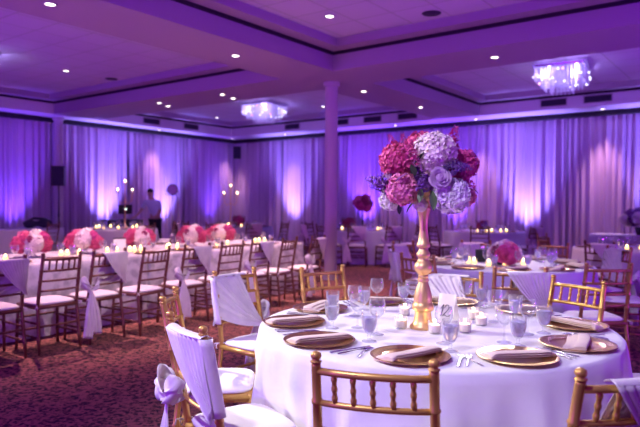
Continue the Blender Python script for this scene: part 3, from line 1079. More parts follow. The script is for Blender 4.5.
# votive candles
VOT = lathe_me('holder', [(0, 0), (.027, 0), (.030, .004), (.0335, .062), (.031, .062), (.028, .008), (0, .006)], 'glass', 24)
VWAX = lathe_me('wax', [(0, .0075), (.026, .0085), (.0285, .044), (.02, .0455), (0, .044)], 'wax', 20)
FLAME = lathe_me('flame', [(0, .046), (.004, .050), (.005, .055), (.003, .063), (0, .070)], 'flame', 12)
GLOWV = lathe_me('holder', [(0, 0), (.027, 0), (.030, .004), (.0335, .062), (.031, .062), (.028, .008), (0, .006)], 'glass', 12)
GWAX = lathe_me('wax', [(0, .0075), (.026, .0085), (.0285, .046), (.02, .0475), (0, .046)], 'glow_wax', 12)
FLAMEB = lathe_me('flame', [(0, .046), (.008, .051), (.010, .058), (.006, .068), (0, .078)], 'flame', 12)


def votive(x, y, tx, grp, z=TZ, nearby=False):
    t = thing('votive_candle', 'lit glass votive candle ' + tx, 'candle', (x, y, z), 0, grp)
    link('holder', VOT if nearby else GLOWV, t); link('wax', VWAX if nearby else GWAX, t)
    link('flame', FLAME if nearby else FLAMEB, t, label='small yellow flame')
    if nearby:
        lamp('candle_light', 'POINT', (0, 0, .058), .35, (1, .6, .3), parent=t, shadow_soft_size=.008)


nc = 'votive candles on the near table'
for x, y, tx in ((-1.675, 3.05, 'left of the vase, the farther one'), (-1.515, 2.72, 'left of the vase foot, the nearer one'), (-1.326, 2.72, 'in front of the vase foot'),
                 (-1.216, 2.83, 'right of the number card in front'), (-1.321, 3.19, 'right of the number card at the back'), (-1.222, 3.052, 'between the number card and the right glasses')):
    votive(x, y, tx, nc, nearby=True)

# number card
t = thing('table_card', 'white folded card reading 12 beside the vase', 'card', (-1.42, 3.07, TZ), radians(-8))
mb = MB()
mb.add([(-.052, -.035, 0), (.052, -.035, 0), (.052, 0, .145), (-.052, 0, .145), (-.052, .04, 0), (.052, .04, 0)], [(0, 1, 2, 3), (3, 2, 5, 4)])
solidify(link('card', mb.mesh('card', 'paper', False), t), .0012)


def on_card(u, w):
    return Vector((u, -.035 + .035 * w / .145 - .0022, w))


mb = MB()
one = [(-.030, .062), (-.020, .078), (-.014, .086), (-.018, .062), (-.023, .034), (-.026, .024)]
two = [(-.006, .070), (-.001, .082), (.010, .087), (.019, .080), (.018, .066), (.006, .050), (-.008, .034), (-.014, .026), (-.010, .030), (.0, .033), (.012, .027), (.026, .029), (.033, .038)]
for st in (one, two):
    fine = []
    for i in range(len(st) - 1):
        p0, p1, p2, p3 = [Vector(st[max(0, min(len(st) - 1, i + d))]) for d in (-1, 0, 1, 2)]
        for q in range(4):
            t_ = q / 4
            fine.append(.5 * ((2 * p1) + (p2 - p0) * t_ + (2 * p0 - 5 * p1 + 4 * p2 - p3) * t_ ** 2 + (3 * p1 - p0 - 3 * p2 + p3) * t_ ** 3))
    fine.append(Vector(st[-1]))
    mb.tube([on_card(p.x, p.y) for p in fine], .0022, 6)
link('number', mb.mesh('number', 'ink'), t)

# ------------------------------------------------------------------ tall gold vase
K = .0051
VX, VY = -1.432, 2.80
prof = [(0, 327), (13, 327), (13.2, 325.6), (12.6, 323.8), (10.5, 322), (9.2, 319), (8.4, 314), (8.2, 310.5), (8.6, 309.4), (10.2, 308.6), (10.9, 306.6), (10.8, 304), (9.8, 302), (9.2, 301), (9.2, 298), (8.6, 293), (7.2, 287), (5.4, 282.5), (4.7, 280.2), (5.5, 279.8), (5.8, 278.4), (5.4, 277), (4.7, 276.6), (5.3, 275.6), (5.3, 274.2), (4.6, 273.4), (5.4, 272.2), (7.4, 270.4), (8.9, 267.6), (9.2, 265.2), (8.6, 262.6), (6.6, 260.2), (5.3, 258.8), (5.0, 257), (5.4, 255.6), (6.8, 254.4), (7.1, 252.6), (6.4, 251), (5.1, 249.8), (4.5, 247.4), (4.5, 246.2), (6.6, 245.4), (7.1, 243.6), (6.6, 241.6), (5.4, 240.2), (4.8, 235), (4.2, 229), (4.1, 224), (4.7, 217), (5.8, 211), (6.9, 207.8), (7.1, 206.6), (6.2, 205.6), (5.6, 204), (6.4, 203), (6.5, 200.8), (5.7, 199.8), (5.7, 198.4), (6.6, 197.4), (6.6, 195.4), (6.0, 194.4), (7, 190), (9.5, 186), (8.8, 186), (5.5, 190), (0, 191)]
me = lathe_me('vase', [(a * K, (327 - b_) * K) for a, b_ in prof], 'vase_gold', 48)
thing('vase', 'tall turned gold vase holding the big bouquet on the near table', 'vase', (VX, VY, TZ), 0, None, me)


# ------------------------------------------------------------------ flowers
def bloom(seed, mat, n, size, flat=.42, ruffle=.25, core=None):
    """globe of small curled petals, unit radius"""
    rg = random.Random(seed)
    mb = MB()
    mb.ball((0, 0, 0), .78, 14)
    ga = pi * (3 - sqrt(5))
    for i in range(n):
        z = 1 - 2 * (i + .5) / n
        a = i * ga + rg.uniform(-.15, .15)
        rr = sqrt(max(0, 1 - z * z))
        nn = Vector((rr * cos(a), rr * sin(a), z))
        t1 = nn.cross(Vector((rg.uniform(-1, 1), rg.uniform(-1, 1), rg.uniform(-1, 1)))).normalized()
        nn2 = (nn + t1 * rg.uniform(-.95, .95)).normalized()
        t1 = nn2.cross(t1).normalized()
        t2 = nn2.cross(t1)
        c = nn * (rg.uniform(.80, 1.0) + .05 * sin(5 * nn.x + 2) * sin(6 * nn.y + 1) + .04 * sin(9 * nn.z))
        s_ = size * rg.uniform(.75, 1.25)
        vs = []
        for j in range(4):
            for k_ in range(4):
                u, v = j / 1.5 - 1, k_ / 1.5 - 1
                rad = 1 - .22 * (abs(u * v))
                h = flat * (u * u + v * v) * .5 + ruffle * rg.uniform(-.5, .5)
                vs.append(c + (t1 * u * rad + t2 * v * rad + nn2 * h) * s_)
        mb.add(vs, [(j * 4 + k_, j * 4 + k_ + 1, j * 4 + k_ + 5, j * 4 + k_ + 4) for j in range(3) for k_ in range(3)])
    return mb.mesh('bloom', mat)


def rose_mesh(mat, seed=1, n=22):
    rg = random.Random(seed)
    mb = MB()
    mb.ball((0, 0, .1), .42, 10)
    for i in range(n):
        f = i / (n - 1)
        a0 = i * 2.399
        r0 = .10 + .62 * f
        span = 1.5 - .5 * f
        H = .62 - .25 * f
        def fn(u, v, f=f, a0=a0, r0=r0, span=span, H=H):
            a = a0 + (u - .5) * 2 * span * (1 - .25 * (v - .5) ** 2)
            edge = (1 - (2 * u - 1) ** 2)
            r_ = r0 * (.55 + .45 * v) + .30 * f * v ** 3 * (.6 + .4 * edge) + .01 * sin(7 * u + f * 20)
            z = -.35 + (H + .35) * v * (.72 + .28 * edge) - .22 * f * v ** 4
            return (r_ * cos(a), r_ * sin(a), z)
        mb.grid(fn, 8, 5)
    return mb.mesh('rose', mat)


def leaf_mesh(mat):
    mb = MB()
    def fn(u, v):
        w = sin(pi * min(1, v * .96 + .04)) ** .8 * .22
        return ((u - .5) * 2 * w, v, .25 * v * v * -.6 + abs(u - .5) * .12)
    mb.grid(fn, 4, 8)
    return mb.mesh('leaf', mat)


def spike_mesh(mat, seed):
    """a stock spike: little blossoms crowded along a stem, unit length along z"""
    rg = random.Random(seed)
    mb = MB()
    for i in range(34):
        f = i / 34
        a = i * 2.4
        r_ = .24 * (1 - f) ** .7 + .03
        c = Vector((r_ * cos(a), r_ * sin(a), f))
        s_ = .17 * (1 - f * .6)
        for p in range(4):
            b_ = rg.uniform(0, 6.3)
            d = Vector((cos(a) * .5 + .8 * cos(b_), sin(a) * .5 + .8 * sin(b_), rg.uniform(-.6, .9))).normalized()
            t1 = d.cross(Vector((0, .3, 1))).normalized(); t2 = d.cross(t1)
            mb.add([c, c + (d + t1 * .7) * s_, c + d * 1.5 * s_ + t2 * .3 * s_, c + (d - t1 * .7) * s_], [(0, 1, 2, 3)])
    return mb.mesh('stock_spike', mat)


BL_ = {k_: bloom(i + 3, k_, 620, .115, .5, .45) for i, k_ in enumerate(('hot_pink', 'rose_pink', 'pale_pink', 'lavender_white', 'magenta', 'cream_white', 'wine', 'violet'))}
CARN = bloom(40, 'rose_pink', 900, .10, .5, .7)
HOTC = bloom(41, 'hot_pink', 900, .10, .5, .7)
PALE = bloom(42, 'pale_pink', 1000, .095, .5, .5)
LAVC = bloom(43, 'lavender_white', 1000, .095, .5, .5)
ROSES = {k_: rose_mesh(k_, i) for i, k_ in enumerate(('lilac', 'hot_pink', 'wine', 'pale_pink', 'rose_pink', 'plum'))}
SPK = {k_: spike_mesh(k_, i) for i, k_ in enumerate(('plum', 'violet', 'magenta', 'wine'))}
LEAF = {k_: leaf_mesh(k_) for k_ in ('leaf_green', 'leaf_dark', 'plum')}
RV, FV = Vector((.8, .6, 0)), Vector((-.6, .8, 0))      # across and away, seen from the aisle

BZ = TZ + (327 - 200) * K
t = thing('floral_bouquet', 'big round bouquet of pink, white and purple flowers in the tall gold vase', 'bouquet', (VX, VY, BZ))


def bpos(px, py, d):
    v = RV * ((px - 425.5) * K) + FV * d
    return (v.x, v.y, (200 - py) * K)


for me, px, py, d, s_, nm, lb in ((HOTC, 397, 159, -.03, 17, 'carnation_bloom', 'hot pink bloom at the left'), (CARN, 401, 188, -.10, 15.5, 'carnation_bloom', 'bright pink bloom at the lower left'),
                              (PALE, 432, 153, -.11, 20.5, 'hydrangea_bloom', 'pale pink bloom at the top centre'), (LAVC, 448, 194, -.12, 17.5, 'hydrangea_bloom', 'lilac white bloom at the lower right'),
                              (HOTC, 424, 147, .04, 18, 'carnation_bloom', 'hot pink bloom at the top'), (BL_['magenta'], 463, 163, -.03, 15, 'carnation_bloom', 'magenta bloom at the right'),
                              (BL_['cream_white'], 391, 198, -.02, 11, 'hydrangea_bloom', 'small white bloom at the lower left'), (BL_['rose_pink'], 468, 195, .0, 9.5, 'carnation_bloom', 'small pink bloom at the lower right'),
                              (BL_['lavender_white'], 449, 150, .02, 12, 'hydrangea_bloom', 'small lilac bloom at the upper right'), (BL_['magenta'], 461, 180, .05, 12, 'carnation_bloom', 'magenta bloom at the right below'),
                              (BL_['hot_pink'], 405, 165, .10, 17, 'carnation_bloom', 'hot pink bloom at the back left'), (BL_['pale_pink'], 445, 170, .12, 19, 'hydrangea_bloom', 'pale bloom at the back'),
                              (BL_['pale_pink'], 421, 203, -.03, 7, 'hydrangea_bloom', 'small pale bloom by the vase neck'), (BL_['violet'], 424, 178, .0, 15, 'carnation_bloom', 'dark violet bloom in the middle'),
                              (CARN, 430, 190, .10, 16, 'carnation_bloom', 'pink bloom low at the back')):
    link(nm, me, t, bpos(px, py, d), (random.random() * 6, random.random() * 6, 0), lb, s_ * K)
o = link('rose', ROSES['lilac'], t, bpos(433, 178, -.20), (0, 0, 0), 'lilac rose in the middle', 11.5 * K)
o.rotation_euler = (-(FV) + Vector((.1, 0, .25))).to_track_quat('Z', 'Y').to_euler()
for k_, px, py, d, dr, L, lb in (('plum', 392, 182, -.07, (-1, -.2, .15), 27, 'dark purple spike at the left'), ('plum', 388, 186, -.05, (-1, 0, .05), 18, 'dark purple spike low at the left'),
                                 ('magenta', 404, 152, -.12, (-.25, -.1, 1), 18, 'magenta spike at the upper left'), ('magenta', 408, 163, -.17, (-.1, -.3, 1), 22, None),
                                 ('violet', 417, 188, -.16, (.1, -.5, 1), 17, 'violet spike left of the rose'), ('violet', 440, 170, -.17, (1, -.4, .2), 22, 'violet spike right of the rose'),
                                 ('violet', 448, 164, -.15, (1, -.3, -.3), 18, None), ('magenta', 450, 148, -.02, (.3, 0, 1), 25, 'thin magenta spike at the top right'), ('magenta', 458, 176, -.10, (.6, -.4, -.5), 18, None),
                                 ('magenta', 396, 145, .0, (-.5, 0, 1), 14, None)):
    v = RV * dr[0] + FV * dr[1] + Vector((0, 0, dr[2]))
    o = link('stock_spike', SPK[k_], t, bpos(px, py, d), v.to_track_quat('Z', 'Y').to_euler(), lb, (L * K * .8, L * K * .8, L * K))
for k_, px, py, d, dr, L in (('leaf_green', 427, 190, -.17, (.1, -.3, -1), 19), ('leaf_green', 420, 187, -.13, (-.3, -.4, -.8), 16), ('plum', 462, 180, -.08, (1, -.2, -.7), 18), ('leaf_dark', 400, 202, -.06, (-.1, -.2, -1), 11),
                             ('leaf_green', 411, 197, -.06, (-.9, -.3, -.1), 13), ('leaf_dark', 411, 176, -.17, (-.3, -.6, .8), 15), ('leaf_dark', 412, 165, -.15, (.4, -.4, .8), 15), ('plum', 404, 174, -.17, (-.9, -.3, -.4), 14),
                             ('leaf_green', 430, 192, -.14, (.5, -.3, -.7), 12), ('leaf_dark', 452, 205, .02, (.8, .2, -.5), 12), ('leaf_dark', 418, 200, .06, (-.5, .3, -.6), 14)):
    v = RV * dr[0] + FV * dr[1] + Vector((0, 0, dr[2]))
    link('leaf', LEAF[k_], t, bpos(px, py, d), v.to_track_quat('Y', 'Z').to_euler(), None, L * K)
mb = MB()
for q in range(9):
    a = q * .7
    mb.tube([(.008 * cos(a), .008 * sin(a), .06 - .10 + .06), (.05 * cos(a), .05 * sin(a), .12), (.10 * cos(a), .10 * sin(a), .2)], .004, 6)
link('stems', mb.mesh('stems', 'stem_green'), t)

# trumpet vases with pink and white globes along the long row
TRV = lathe_me('vase', [(0, 0), (.07, 0), (.072, .005), (.06, .012), (.035, .04), (.022, .07), (.03, .10), (.05, .125), (.047, .125), (.027, .10), (.018, .07), (0, .06)], 'clear_vase', 24)


def row_bouquet(x, y, tx, seed, grp):
    rg = random.Random(seed)
    v = thing('trumpet_vase', 'clear flared glass vase ' + tx, 'vase', (x, y, TZ), 0, 'glass vases along the long row', TRV)
    t = thing('flower_arrangement', 'round pink and white flower arrangement ' + tx, 'flowers', (x, y, TZ + .115), atan2(-y, -x) + rg.uniform(-.25, .25), grp)
    # seen from the aisle (+x side): white in the middle, pinks at the sides
    for me, dx, dy, dz, s_, lb in ((PALE, .07, .0, .055, .115, 'pale pink globe'), (HOTC, .02, -.13, .035, .095, 'hot pink bloom'), (HOTC, .03, .13, .04, .095, 'hot pink bloom'), (BL_['cream_white'], .0, .03, .12, .085, 'white bloom'), (HOTC, -.10, .06, .06, .10, None), (CARN, -.09, -.07, .07, .10, None), (HOTC, .045, -.09, .10, .075, None), (BL_['magenta'], .045, .09, .10, .075, None)):
        link('bloom', me, t, (dx, dy + rg.uniform(-.02, .02), dz + rg.uniform(-.015, .015)), (rg.random() * 6, 0, 0), lb, s_)
    o = link('rose', ROSES['wine'], t, (.15, rg.uniform(-.05, .05), .10), (0, radians(70), 0), 'dark red rose', .045)
    for q in range(5):
        link('leaf', LEAF['leaf_dark'], t, (.0, 0, .01), (-.2, 0, q * 1.3), None, .15)
    mb = MB()
    for q in range(5):
        mb.tube([(.01 * cos(q * 1.3), .01 * sin(q * 1.3), -.05), (.04 * cos(q * 1.3), .04 * sin(q * 1.3), .04)], .004, 6)
    link('stems', cached('rstem', lambda: mb.mesh('stems', 'stem_green')), t)


for i, (y, tx) in enumerate(((3.55, 'first from the left on the long row'), (4.20, 'second from the left on the long row'), (5.08, 'third from the left on the long row'), (5.92, 'fourth from the left on the long row'), (6.50, 'fifth from the left on the long row'))):
    row_bouquet(-6.75 - (.1 if i == 2 else 0), y, tx, i, 'pink and white arrangements along the long row')

# row place settings and candles
CHG_S = lathe_me('plate', [(0, .006), (.11, .006), (.163, .016), (.166, .015), (.11, 0), (0, 0)], 'charger_rim', 24)
for q, (y, s_) in enumerate(row[1:]):
    thing('charger_plate', 'gold charger plate before the %s chair of the long row' % ORD[q], 'plate', (-6.27, y + .04, TZ), 0, 'charger plates along the long row', CHG_S)
    gx = -6.47
    wine(gx, y + .14, 'behind the charger of the %s chair of the long row' % ORD[q], 'wine glasses along the long row')
    goblet(gx + .06, y + .25, 'behind the charger of the %s chair of the long row' % ORD[q], 'goblets along the long row')
rg = random.Random(12)
cy = [2.9, 3.04, 3.16, 3.84, 3.93, 4.05, 4.44, 4.52, 4.72, 4.80, 4.90, 5.32, 5.42, 5.52, 5.72, 6.2, 6.32, 6.42, 6.9, 7.05, 7.2, 7.32]
for q, y in enumerate(cy):
    votive(-6.58 + rg.uniform(-.08, .08), y, 'on the long row, %s' % (ORD[q] + ' from the left' if q < 12 else ORD[len(cy) - 1 - q] + ' from its column end'), 'votive candles along the long row')
t = thing('menu_card', 'white card with a dark top standing on the long row between two arrangements', 'card', (-6.62, 4.62, TZ), radians(62))
mb = MB(); mb.box((0, 0, .085), (.15, .006, .17)); link('card', mb.mesh('card', 'paper', False), t)
mb = MB(); mb.box((0, 0, .176), (.155, .012, .012)); mb.box((0, 0, .004), (.135, .06, .008)); link('holder', mb.mesh('holder', 'black_plastic', False), t)

# ------------------------------------------------------------------ middle table
t = thing('flower_bowl', 'low dark bowl under the pink roses on the middle table', 'bowl', (-2.26, 6.28, TZ), 0, None, lathe_me('bowl', [(0, 0), (.07, 0), (.11, .05), (.115, .09), (.105, .09), (.1, .05), (0, .02)], 'dark_cloth', 24))
t = thing('flower_arrangement', 'dome of hot pink and blush roses on the middle table', 'flowers', (-2.26, 6.28, TZ + .06))
for me, a, e, s_ in [(ROSES['hot_pink'], -30, 25, .085), (ROSES['hot_pink'], -75, 15, .09), (ROSES['rose_pink'], -55, 50, .085), (ROSES['wine'], -120, 35, .075), (ROSES['pale_pink'], -150, 20, .09), (ROSES['hot_pink'], -20, 55, .08), (ROSES['pale_pink'], -100, 60, .085),
                     (ROSES['pale_pink'], 10, 25, .08), (ROSES['rose_pink'], 60, 30, .09), (ROSES['hot_pink'], 110, 30, .09), (ROSES['pale_pink'], 160, 30, .09), (ROSES['pale_pink'], 0, 88, .09), (ROSES['hot_pink'], -50, 5, .085), (ROSES['wine'], -10, 5, .07)]:
    d = Vector((cos(radians(a)) * cos(radians(e)), sin(radians(a)) * cos(radians(e)), sin(radians(e))))
    o = link('rose', me, t, (d.x * .135, d.y * .135, .025 + d.z * .125), d.to_track_quat('Z', 'Y').to_euler(), None, s_ * 1.15)
mb = MB(); mb.ball((0, 0, .02), .10, 12); link('foliage', mb.mesh('foliage', 'leaf_dark'), t)
for q, a in enumerate(range(-170, 190, 36)):
    ar = radians(a)
    x, y = TM[0] + .72 * cos(ar), TM[1] + .72 * sin(ar)
    tx = 'on the middle table, ' + ['at its far left', 'left of centre in front', 'front, below the black card', 'front, below the pink roses', 'right front', 'right', 'right back', 'back, behind the roses', 'back left', 'left back'][q]
    c = thing('charger_plate', 'gold charger plate ' + tx, 'plate', (x, y, TZ), 0, 'charger plates on the middle table'); link('well', CHG_WELL, c); link('rim', CHG_RIM, c)
    thing('napkin', 'folded cream napkin ' + tx, 'napkin', (x, y, TZ - .001), ar + .6, 'napkins on the middle table', NAP[q % 2])
    wine(TM[0] + .5 * cos(ar + .16), TM[1] + .5 * sin(ar + .16), tx, 'wine glasses on the middle table')
    goblet(TM[0] + .52 * cos(ar + .32), TM[1] + .52 * sin(ar + .32), tx, 'goblets on the middle table')
for q, (dx, dy, tx) in enumerate(((-.27, -.30, 'left of the pink roses'), (-.18, -.36, 'beside the pink roses, left'), (.10, -.22, 'right of the pink roses'), (.25, -.1, 'right of the pink roses, farther'), (-.35, -.1, 'far left of the pink roses'), (.0, -.42, 'in front of the pink roses'))):
    votive(TM[0] + dx, TM[1] + dy, 'on the middle table ' + tx, 'votives on the middle table')
t = thing('table_card', 'small black card standing left of the pink roses', 'card', (TM[0] - .26, TM[1] + .02, TZ), radians(36))
mb = MB(); mb.box((0, 0, .07), (.12, .008, .13)); mb.box((0, 0, .003), (.12, .06, .006)); link('card', mb.mesh('card', 'black_plastic', False), t)

# ------------------------------------------------------------------ far tables
def small_flowers(x, y, tx, mats, s_=.09, n=7, z=TZ):
    v = thing('low_vase', 'small dark glass bowl ' + tx, 'vase', (x, y, z), 0, None, cached('lowv', lambda: lathe_me('bowl', [(0, 0), (.06, 0), (.08, .05), (.075, .09), (.065, .09), (.07, .05), (0, .02)], 'clear_vase', 16)))
    t = thing('flower_arrangement', 'low dark red flowers ' + tx, 'flowers', (x, y, z + .08))
    for q in range(n):
        a = q * 2.4; e = .3 + .9 * (q / n)
        d = Vector((cos(a) * cos(e), sin(a) * cos(e), sin(e)))
        link('bloom', BL_[mats[q % len(mats)]] if q % 2 else ROSES[mats[0]], t, d * s_ * 1.1, d.to_track_quat('Z', 'Y').to_euler(), None, s_ * (.8 + .3 * (q % 3) / 2))
    for q in range(3):
        v = Vector((cos(q * 2.1 + 1), sin(q * 2.1 + 1), .8))
        link('stock_spike', SPK['wine'], t, (0, 0, .04), v.to_track_quat('Z', 'Y').to_euler(), None, s_ * 2.2)


def table_top_set(T, n, ph, tx, n_c, c_r, c_a):
    for q in range(n):
        a = ph + q * 2 * pi / n
        wine(T[0] + .52 * cos(a), T[1] + .52 * sin(a), 'on %s' % tx, 'wine glasses on ' + tx)
        goblet(T[0] + .55 * cos(a + .18), T[1] + .55 * sin(a + .18), 'on %s' % tx, 'goblets on ' + tx)
        thing('charger_plate', 'gold charger plate on %s' % tx, 'plate', (T[0] + .73 * cos(a + .1), T[1] + .73 * sin(a + .1), TZ), 0, 'charger plates on ' + tx, CHG_S)
    for q in range(n_c):
        a = c_a + q * 2 * pi / n_c
        votive(T[0] + c_r * cos(a), T[1] + c_r * sin(a), 'on %s' % tx, 'votives on ' + tx)


table_top_set(TB, 8, .2, 'the far left candelabrum table', 9, .5, .1)
table_top_set(TC, 8, .5, 'the far right candelabrum table', 7, .42, .3)
table_top_set(TD, 8, .1, 'the tall-flower table', 4, .6, -1.9)
table_top_set(TE, 8, .4, 'the farthest candle-lined table', 0, .4, 0)
table_top_set(TF, 8, .3, 'the table at the right edge', 0, .4, 0)
for q in range(5):
    f = (q - 2) * .165 + (.04 if q % 2 else 0)
    votive(TE[0] + RV.x * f - FV.x * .62, TE[1] + RV.y * f - FV.y * .62, 'in the line on the farthest table, %s from the left' % ORD[q], 'line of votives on the farthest table')
for q in range(5):
    f = -.55 + q * .2
    votive(TF[0] + RV.x * f - FV.x * .3, TF[1] + RV.y * f - FV.y * .3, 'on the right-edge table, %s from the left' % ORD[q], 'line of votives on the right-edge table')
small_flowers(TE[0] + .02, TE[1] - .2, 'on the farthest candle-lined table', ('wine', 'wine', 'violet'))
small_flowers(TD[0] - .22, TD[1] - .28, 'at the foot of the tall flower stand', ('wine', 'magenta', 'wine'), .11)
small_flowers(TC[0] + .1, TC[1] - .1, 'beside the right candelabrum', ('wine', 'wine', 'magenta'), .11)

# tall flower stand
t = thing('flower_stand', 'slim dark stand under a ball of dark pink flowers on a far table', 'stand', (TD[0] - .05, TD[1] + .1, TZ), 0, None, None)
link('stem', lathe_me('stem', [(0, 0), (.08, 0), (.08, .012), (.02, .03), (.012, .06), (.022, .2), (.012, .24), (.012, .45), (.03, .48), (0, .48)], 'black_plastic', 16), t)
t = thing('flower_arrangement', 'ball of dark pink and plum flowers on a tall slim stand', 'flowers', (TD[0] - .05, TD[1] + .1, TZ + .62))
for q, k_ in enumerate(('magenta', 'rose_pink', 'magenta', 'violet', 'magenta', 'wine', 'magenta', 'rose_pink', 'magenta')):
    a = q * 2.4; e = -.6 + 1.8 * q / 9
    d = Vector((cos(a) * cos(e), sin(a) * cos(e), sin(e)))
    link('bloom', BL_[k_], t, d * .14, (q, q, 0), None, .12)
for q in range(4):
    v = Vector((cos(q * 1.6), sin(q * 1.6), .1))
    link('stock_spike', SPK['wine'], t, v * .1, v.to_track_quat('Z', 'Y').to_euler(), None, .2)


# candelabra
def candelabrum(x, y, tx, h, rz):
    t = thing('candelabrum', 'tall gold candelabrum with glass-shaded candles ' + tx, 'candelabrum', (x, y, TZ), rz, 'candelabra')
    link('stem', lathe_me('stem', [(0, 0), (.10, 0), (.10, .01), (.05, .03), (.018, .06), (.015, .15), (.026, .2), (.013, .25), (.013, h * .6), (.024, h * .63), (.012, h * .66), (.012, h)], 'vase_gold', 20), t)
    tops = [(0, 0, h)]
    mb = MB()
    for q in range(2):
        a = q * pi
        p = [(0, 0, h * .60), (.10 * cos(a), .10 * sin(a), h * .57), (.16 * cos(a), .16 * sin(a), h * .63), (.18 * cos(a), .18 * sin(a), h * .80)]
        mb = MB(); mb.tube(p, .009, 8); link('arm', mb.mesh('arm', 'vase_gold'), t)
        tops.append((.18 * cos(a), .18 * sin(a), h * .80))
    for p in tops:
        c = link('cup', cached('cup', lambda: lathe_me('cup', [(0, 0), (.03, .0), (.04, .02), (.036, .02), (0, .008)], 'vase_gold', 16)), t, p)
        link('candle', cached('cdl', lambda: lathe_me('candle', [(0, .008), (.022, .008), (.022, .07), (0, .07)], 'wax', 12)), c)
        link('flame', cached('cfl', lambda: lathe_me('flame', [(0, .07), (.012, .08), (.016, .095), (.008, .12), (0, .135)], 'flame', 10)), c)
        link('shade', cached('csh', lambda: lathe_me('shade', [(.036, .015), (.048, .06), (.045, .17), (.043, .17), (.046, .06), (.034, .017)], 'glass', 16)), c)


candelabrum(TB[0] - .04, TB[1] + .22, 'near the man at the left wall', 1.05, .6)
candelabrum(TC[0] - .34, TC[1] + .06, 'before the far corner of the hall', 1.0, .9)

# ------------------------------------------------------------------ left wall: gift table, loudspeaker, booth, man
t = thing('fabric_bundle', 'dark bundle lying on the pale side table by the loudspeaker', 'bundle', (-14.05, 7.55, TZ), pi / 2)
def bun(u, v):
    a = u * 2 * pi
    r_ = sin(pi * v) ** .3
    x = -.36 + .72 * v
    w = .085 * r_ * (1 + .45 * sin(11 * v) + .25 * sin(3 * a + 4 * v))
    return (x, w * cos(a) * 1.3, .105 + max(-.1, w * sin(a)) - .0)
mb = MB(); mb.grid(bun, 20, 24, True)
link('fold', mb.mesh('fold', 'dark_cloth'), t)
mb = MB(); mb.tube([(-.3, 0, .16), (-.1, .03, .235), (.15, -.02, .22), (.33, 0, .14)], [.02, .03, .03, .02], 8); link('strap', mb.mesh('strap', 'dark_cloth'), t)

t = thing('loudspeaker', 'black loudspeaker on a pole against the left wall drapes', 'loudspeaker', (-14.50, 8.33, 0), radians(50))
mb = MB(); mb.box((0, 0, 2.05), (.30, .28, .50)); link('cabinet', mb.mesh('cabinet', 'black_plastic', False), t)
mb = MB(); mb.box((0, -.143, 2.05), (.26, .008, .45)); link('grille', mb.mesh('grille', 'dark_cloth', False), t)
mb = MB(); mb.tube([(0, 0, .3), (0, 0, 1.1), (0, 0, 1.8)], [.02, .02, .017], 10); mb.lathe([(.03, 1.02), (.03, 1.10), (.02, 1.1)], 12); link('pole', mb.mesh('pole', 'black_plastic', 'auto'), t)
for q in range(3):
    a = q * 2.094
    mb = MB(); mb.tube([(0, 0, .75), (.42 * cos(a), .42 * sin(a), .012)], .012, 8); link('leg', mb.mesh('leg', 'black_plastic'), t)

t = thing('booth_table', 'narrow dark table with the glowing laptop left of the man', 'table', (-14.15, 9.95, 0), radians(78))
mb = MB(); mb.box((0, 0, .90), (1.0, .5, .04)); mb.box((0, -.24, .78), (1.0, .02, .2)); link('tabletop', mb.mesh('tabletop', 'black_plastic', False), t)
for sx in (-1, 1):
    for sy in (-1, 1):
        mb = MB(); mb.tube([(sx * .45, sy * .2, 0), (sx * .45, sy * .2, .88)], .02, 8); link('leg', mb.mesh('leg', 'black_plastic'), t)
t = thing('laptop', 'dark laptop with a glowing emblem on a stand beside the man', 'laptop', (-14.1, 10.0, .92), radians(62))
mb = MB(); mb.box((0, .05, .16), (.30, .22, .012)); mb.tube([(0, .05, .0), (0, .05, .155)], .02, 8); mb.box((0, .05, .006), (.2, .2, .012)); link('stand', mb.mesh('stand', 'black_plastic', False), t)
mb = MB(); mb.box((0, .05, .174), (.34, .24, .015)); link('keyboard', mb.mesh('keyboard', 'black_plastic', False), t)
mb = MB(); mb.box((0, -.10, .29), (.36, .012, .24), 0, Matrix.Rotation(.2, 3, 'X')); link('screen', mb.mesh('screen', 'black_plastic', False), t)
mb = MB(); mb.ball((0, -.112, .29), .035, 12, (1, .15, 1)); link('emblem', mb.mesh('emblem', 'screen_light'), t)

t = thing('stage_light', 'round stage light on a slim stand right of the man', 'stage light', (-14.55, 12.0, 0), radians(50))
mb = MB(); mb.tube([(0, 0, .3), (0, 0, 1.62)], .014, 8); link('pole', mb.mesh('pole', 'black_plastic'), t)
for q in range(3):
    a = q * 2.094
    mb = MB(); mb.tube([(0, 0, .6), (.35 * cos(a), .35 * sin(a), .012)], .01, 8); link('leg', mb.mesh('leg', 'black_plastic'), t)
mb = MB()
mb.tube([(0, .12, 1.78), (0, -.04, 1.78), (0, -.10, 1.78)], [.10, .165, .17], 20); link('housing', mb.mesh('housing', 'black_plastic', 'auto'), t)
mb = MB(); mb.tube([(0, -.1005, 1.78), (0, -.106, 1.78)], .145, 20); link('lens', mb.mesh('lens', 'steel', 'auto'), t)
mb = MB(); mb.tube([(-.185, 0, 1.78), (-.185, 0, 1.62), (0, 0, 1.60), (.185, 0, 1.62), (.185, 0, 1.78)], .008, 6); link('yoke', mb.mesh('yoke', 'black_plastic'), t)


def skin_body(name, joints, edges, mat, parent=None, sub=2, root=0):
    me = bpy.data.meshes.new(name)
    me.from_pydata([j[0] for j in joints], edges, [])
    me.materials.append(MAT[mat])
    o = link(name, me, parent)
    md = o.modifiers.new('skin', 'SKIN')
    for i, j in enumerate(joints):
        r_ = j[1] if isinstance(j[1], tuple) else (j[1], j[1])
        me.skin_vertices[0].data[i].radius = r_
    me.skin_vertices[0].data[root].use_root = True
    md.use_smooth_shade = True
    s_ = o.modifiers.new('sub', 'SUBSURF')
    s_.levels = s_.render_levels = sub
    return o


t = thing('person', 'man in a light shirt and dark trousers leaning over the booth table', 'person', (-14.02, 10.95, 0), radians(40))
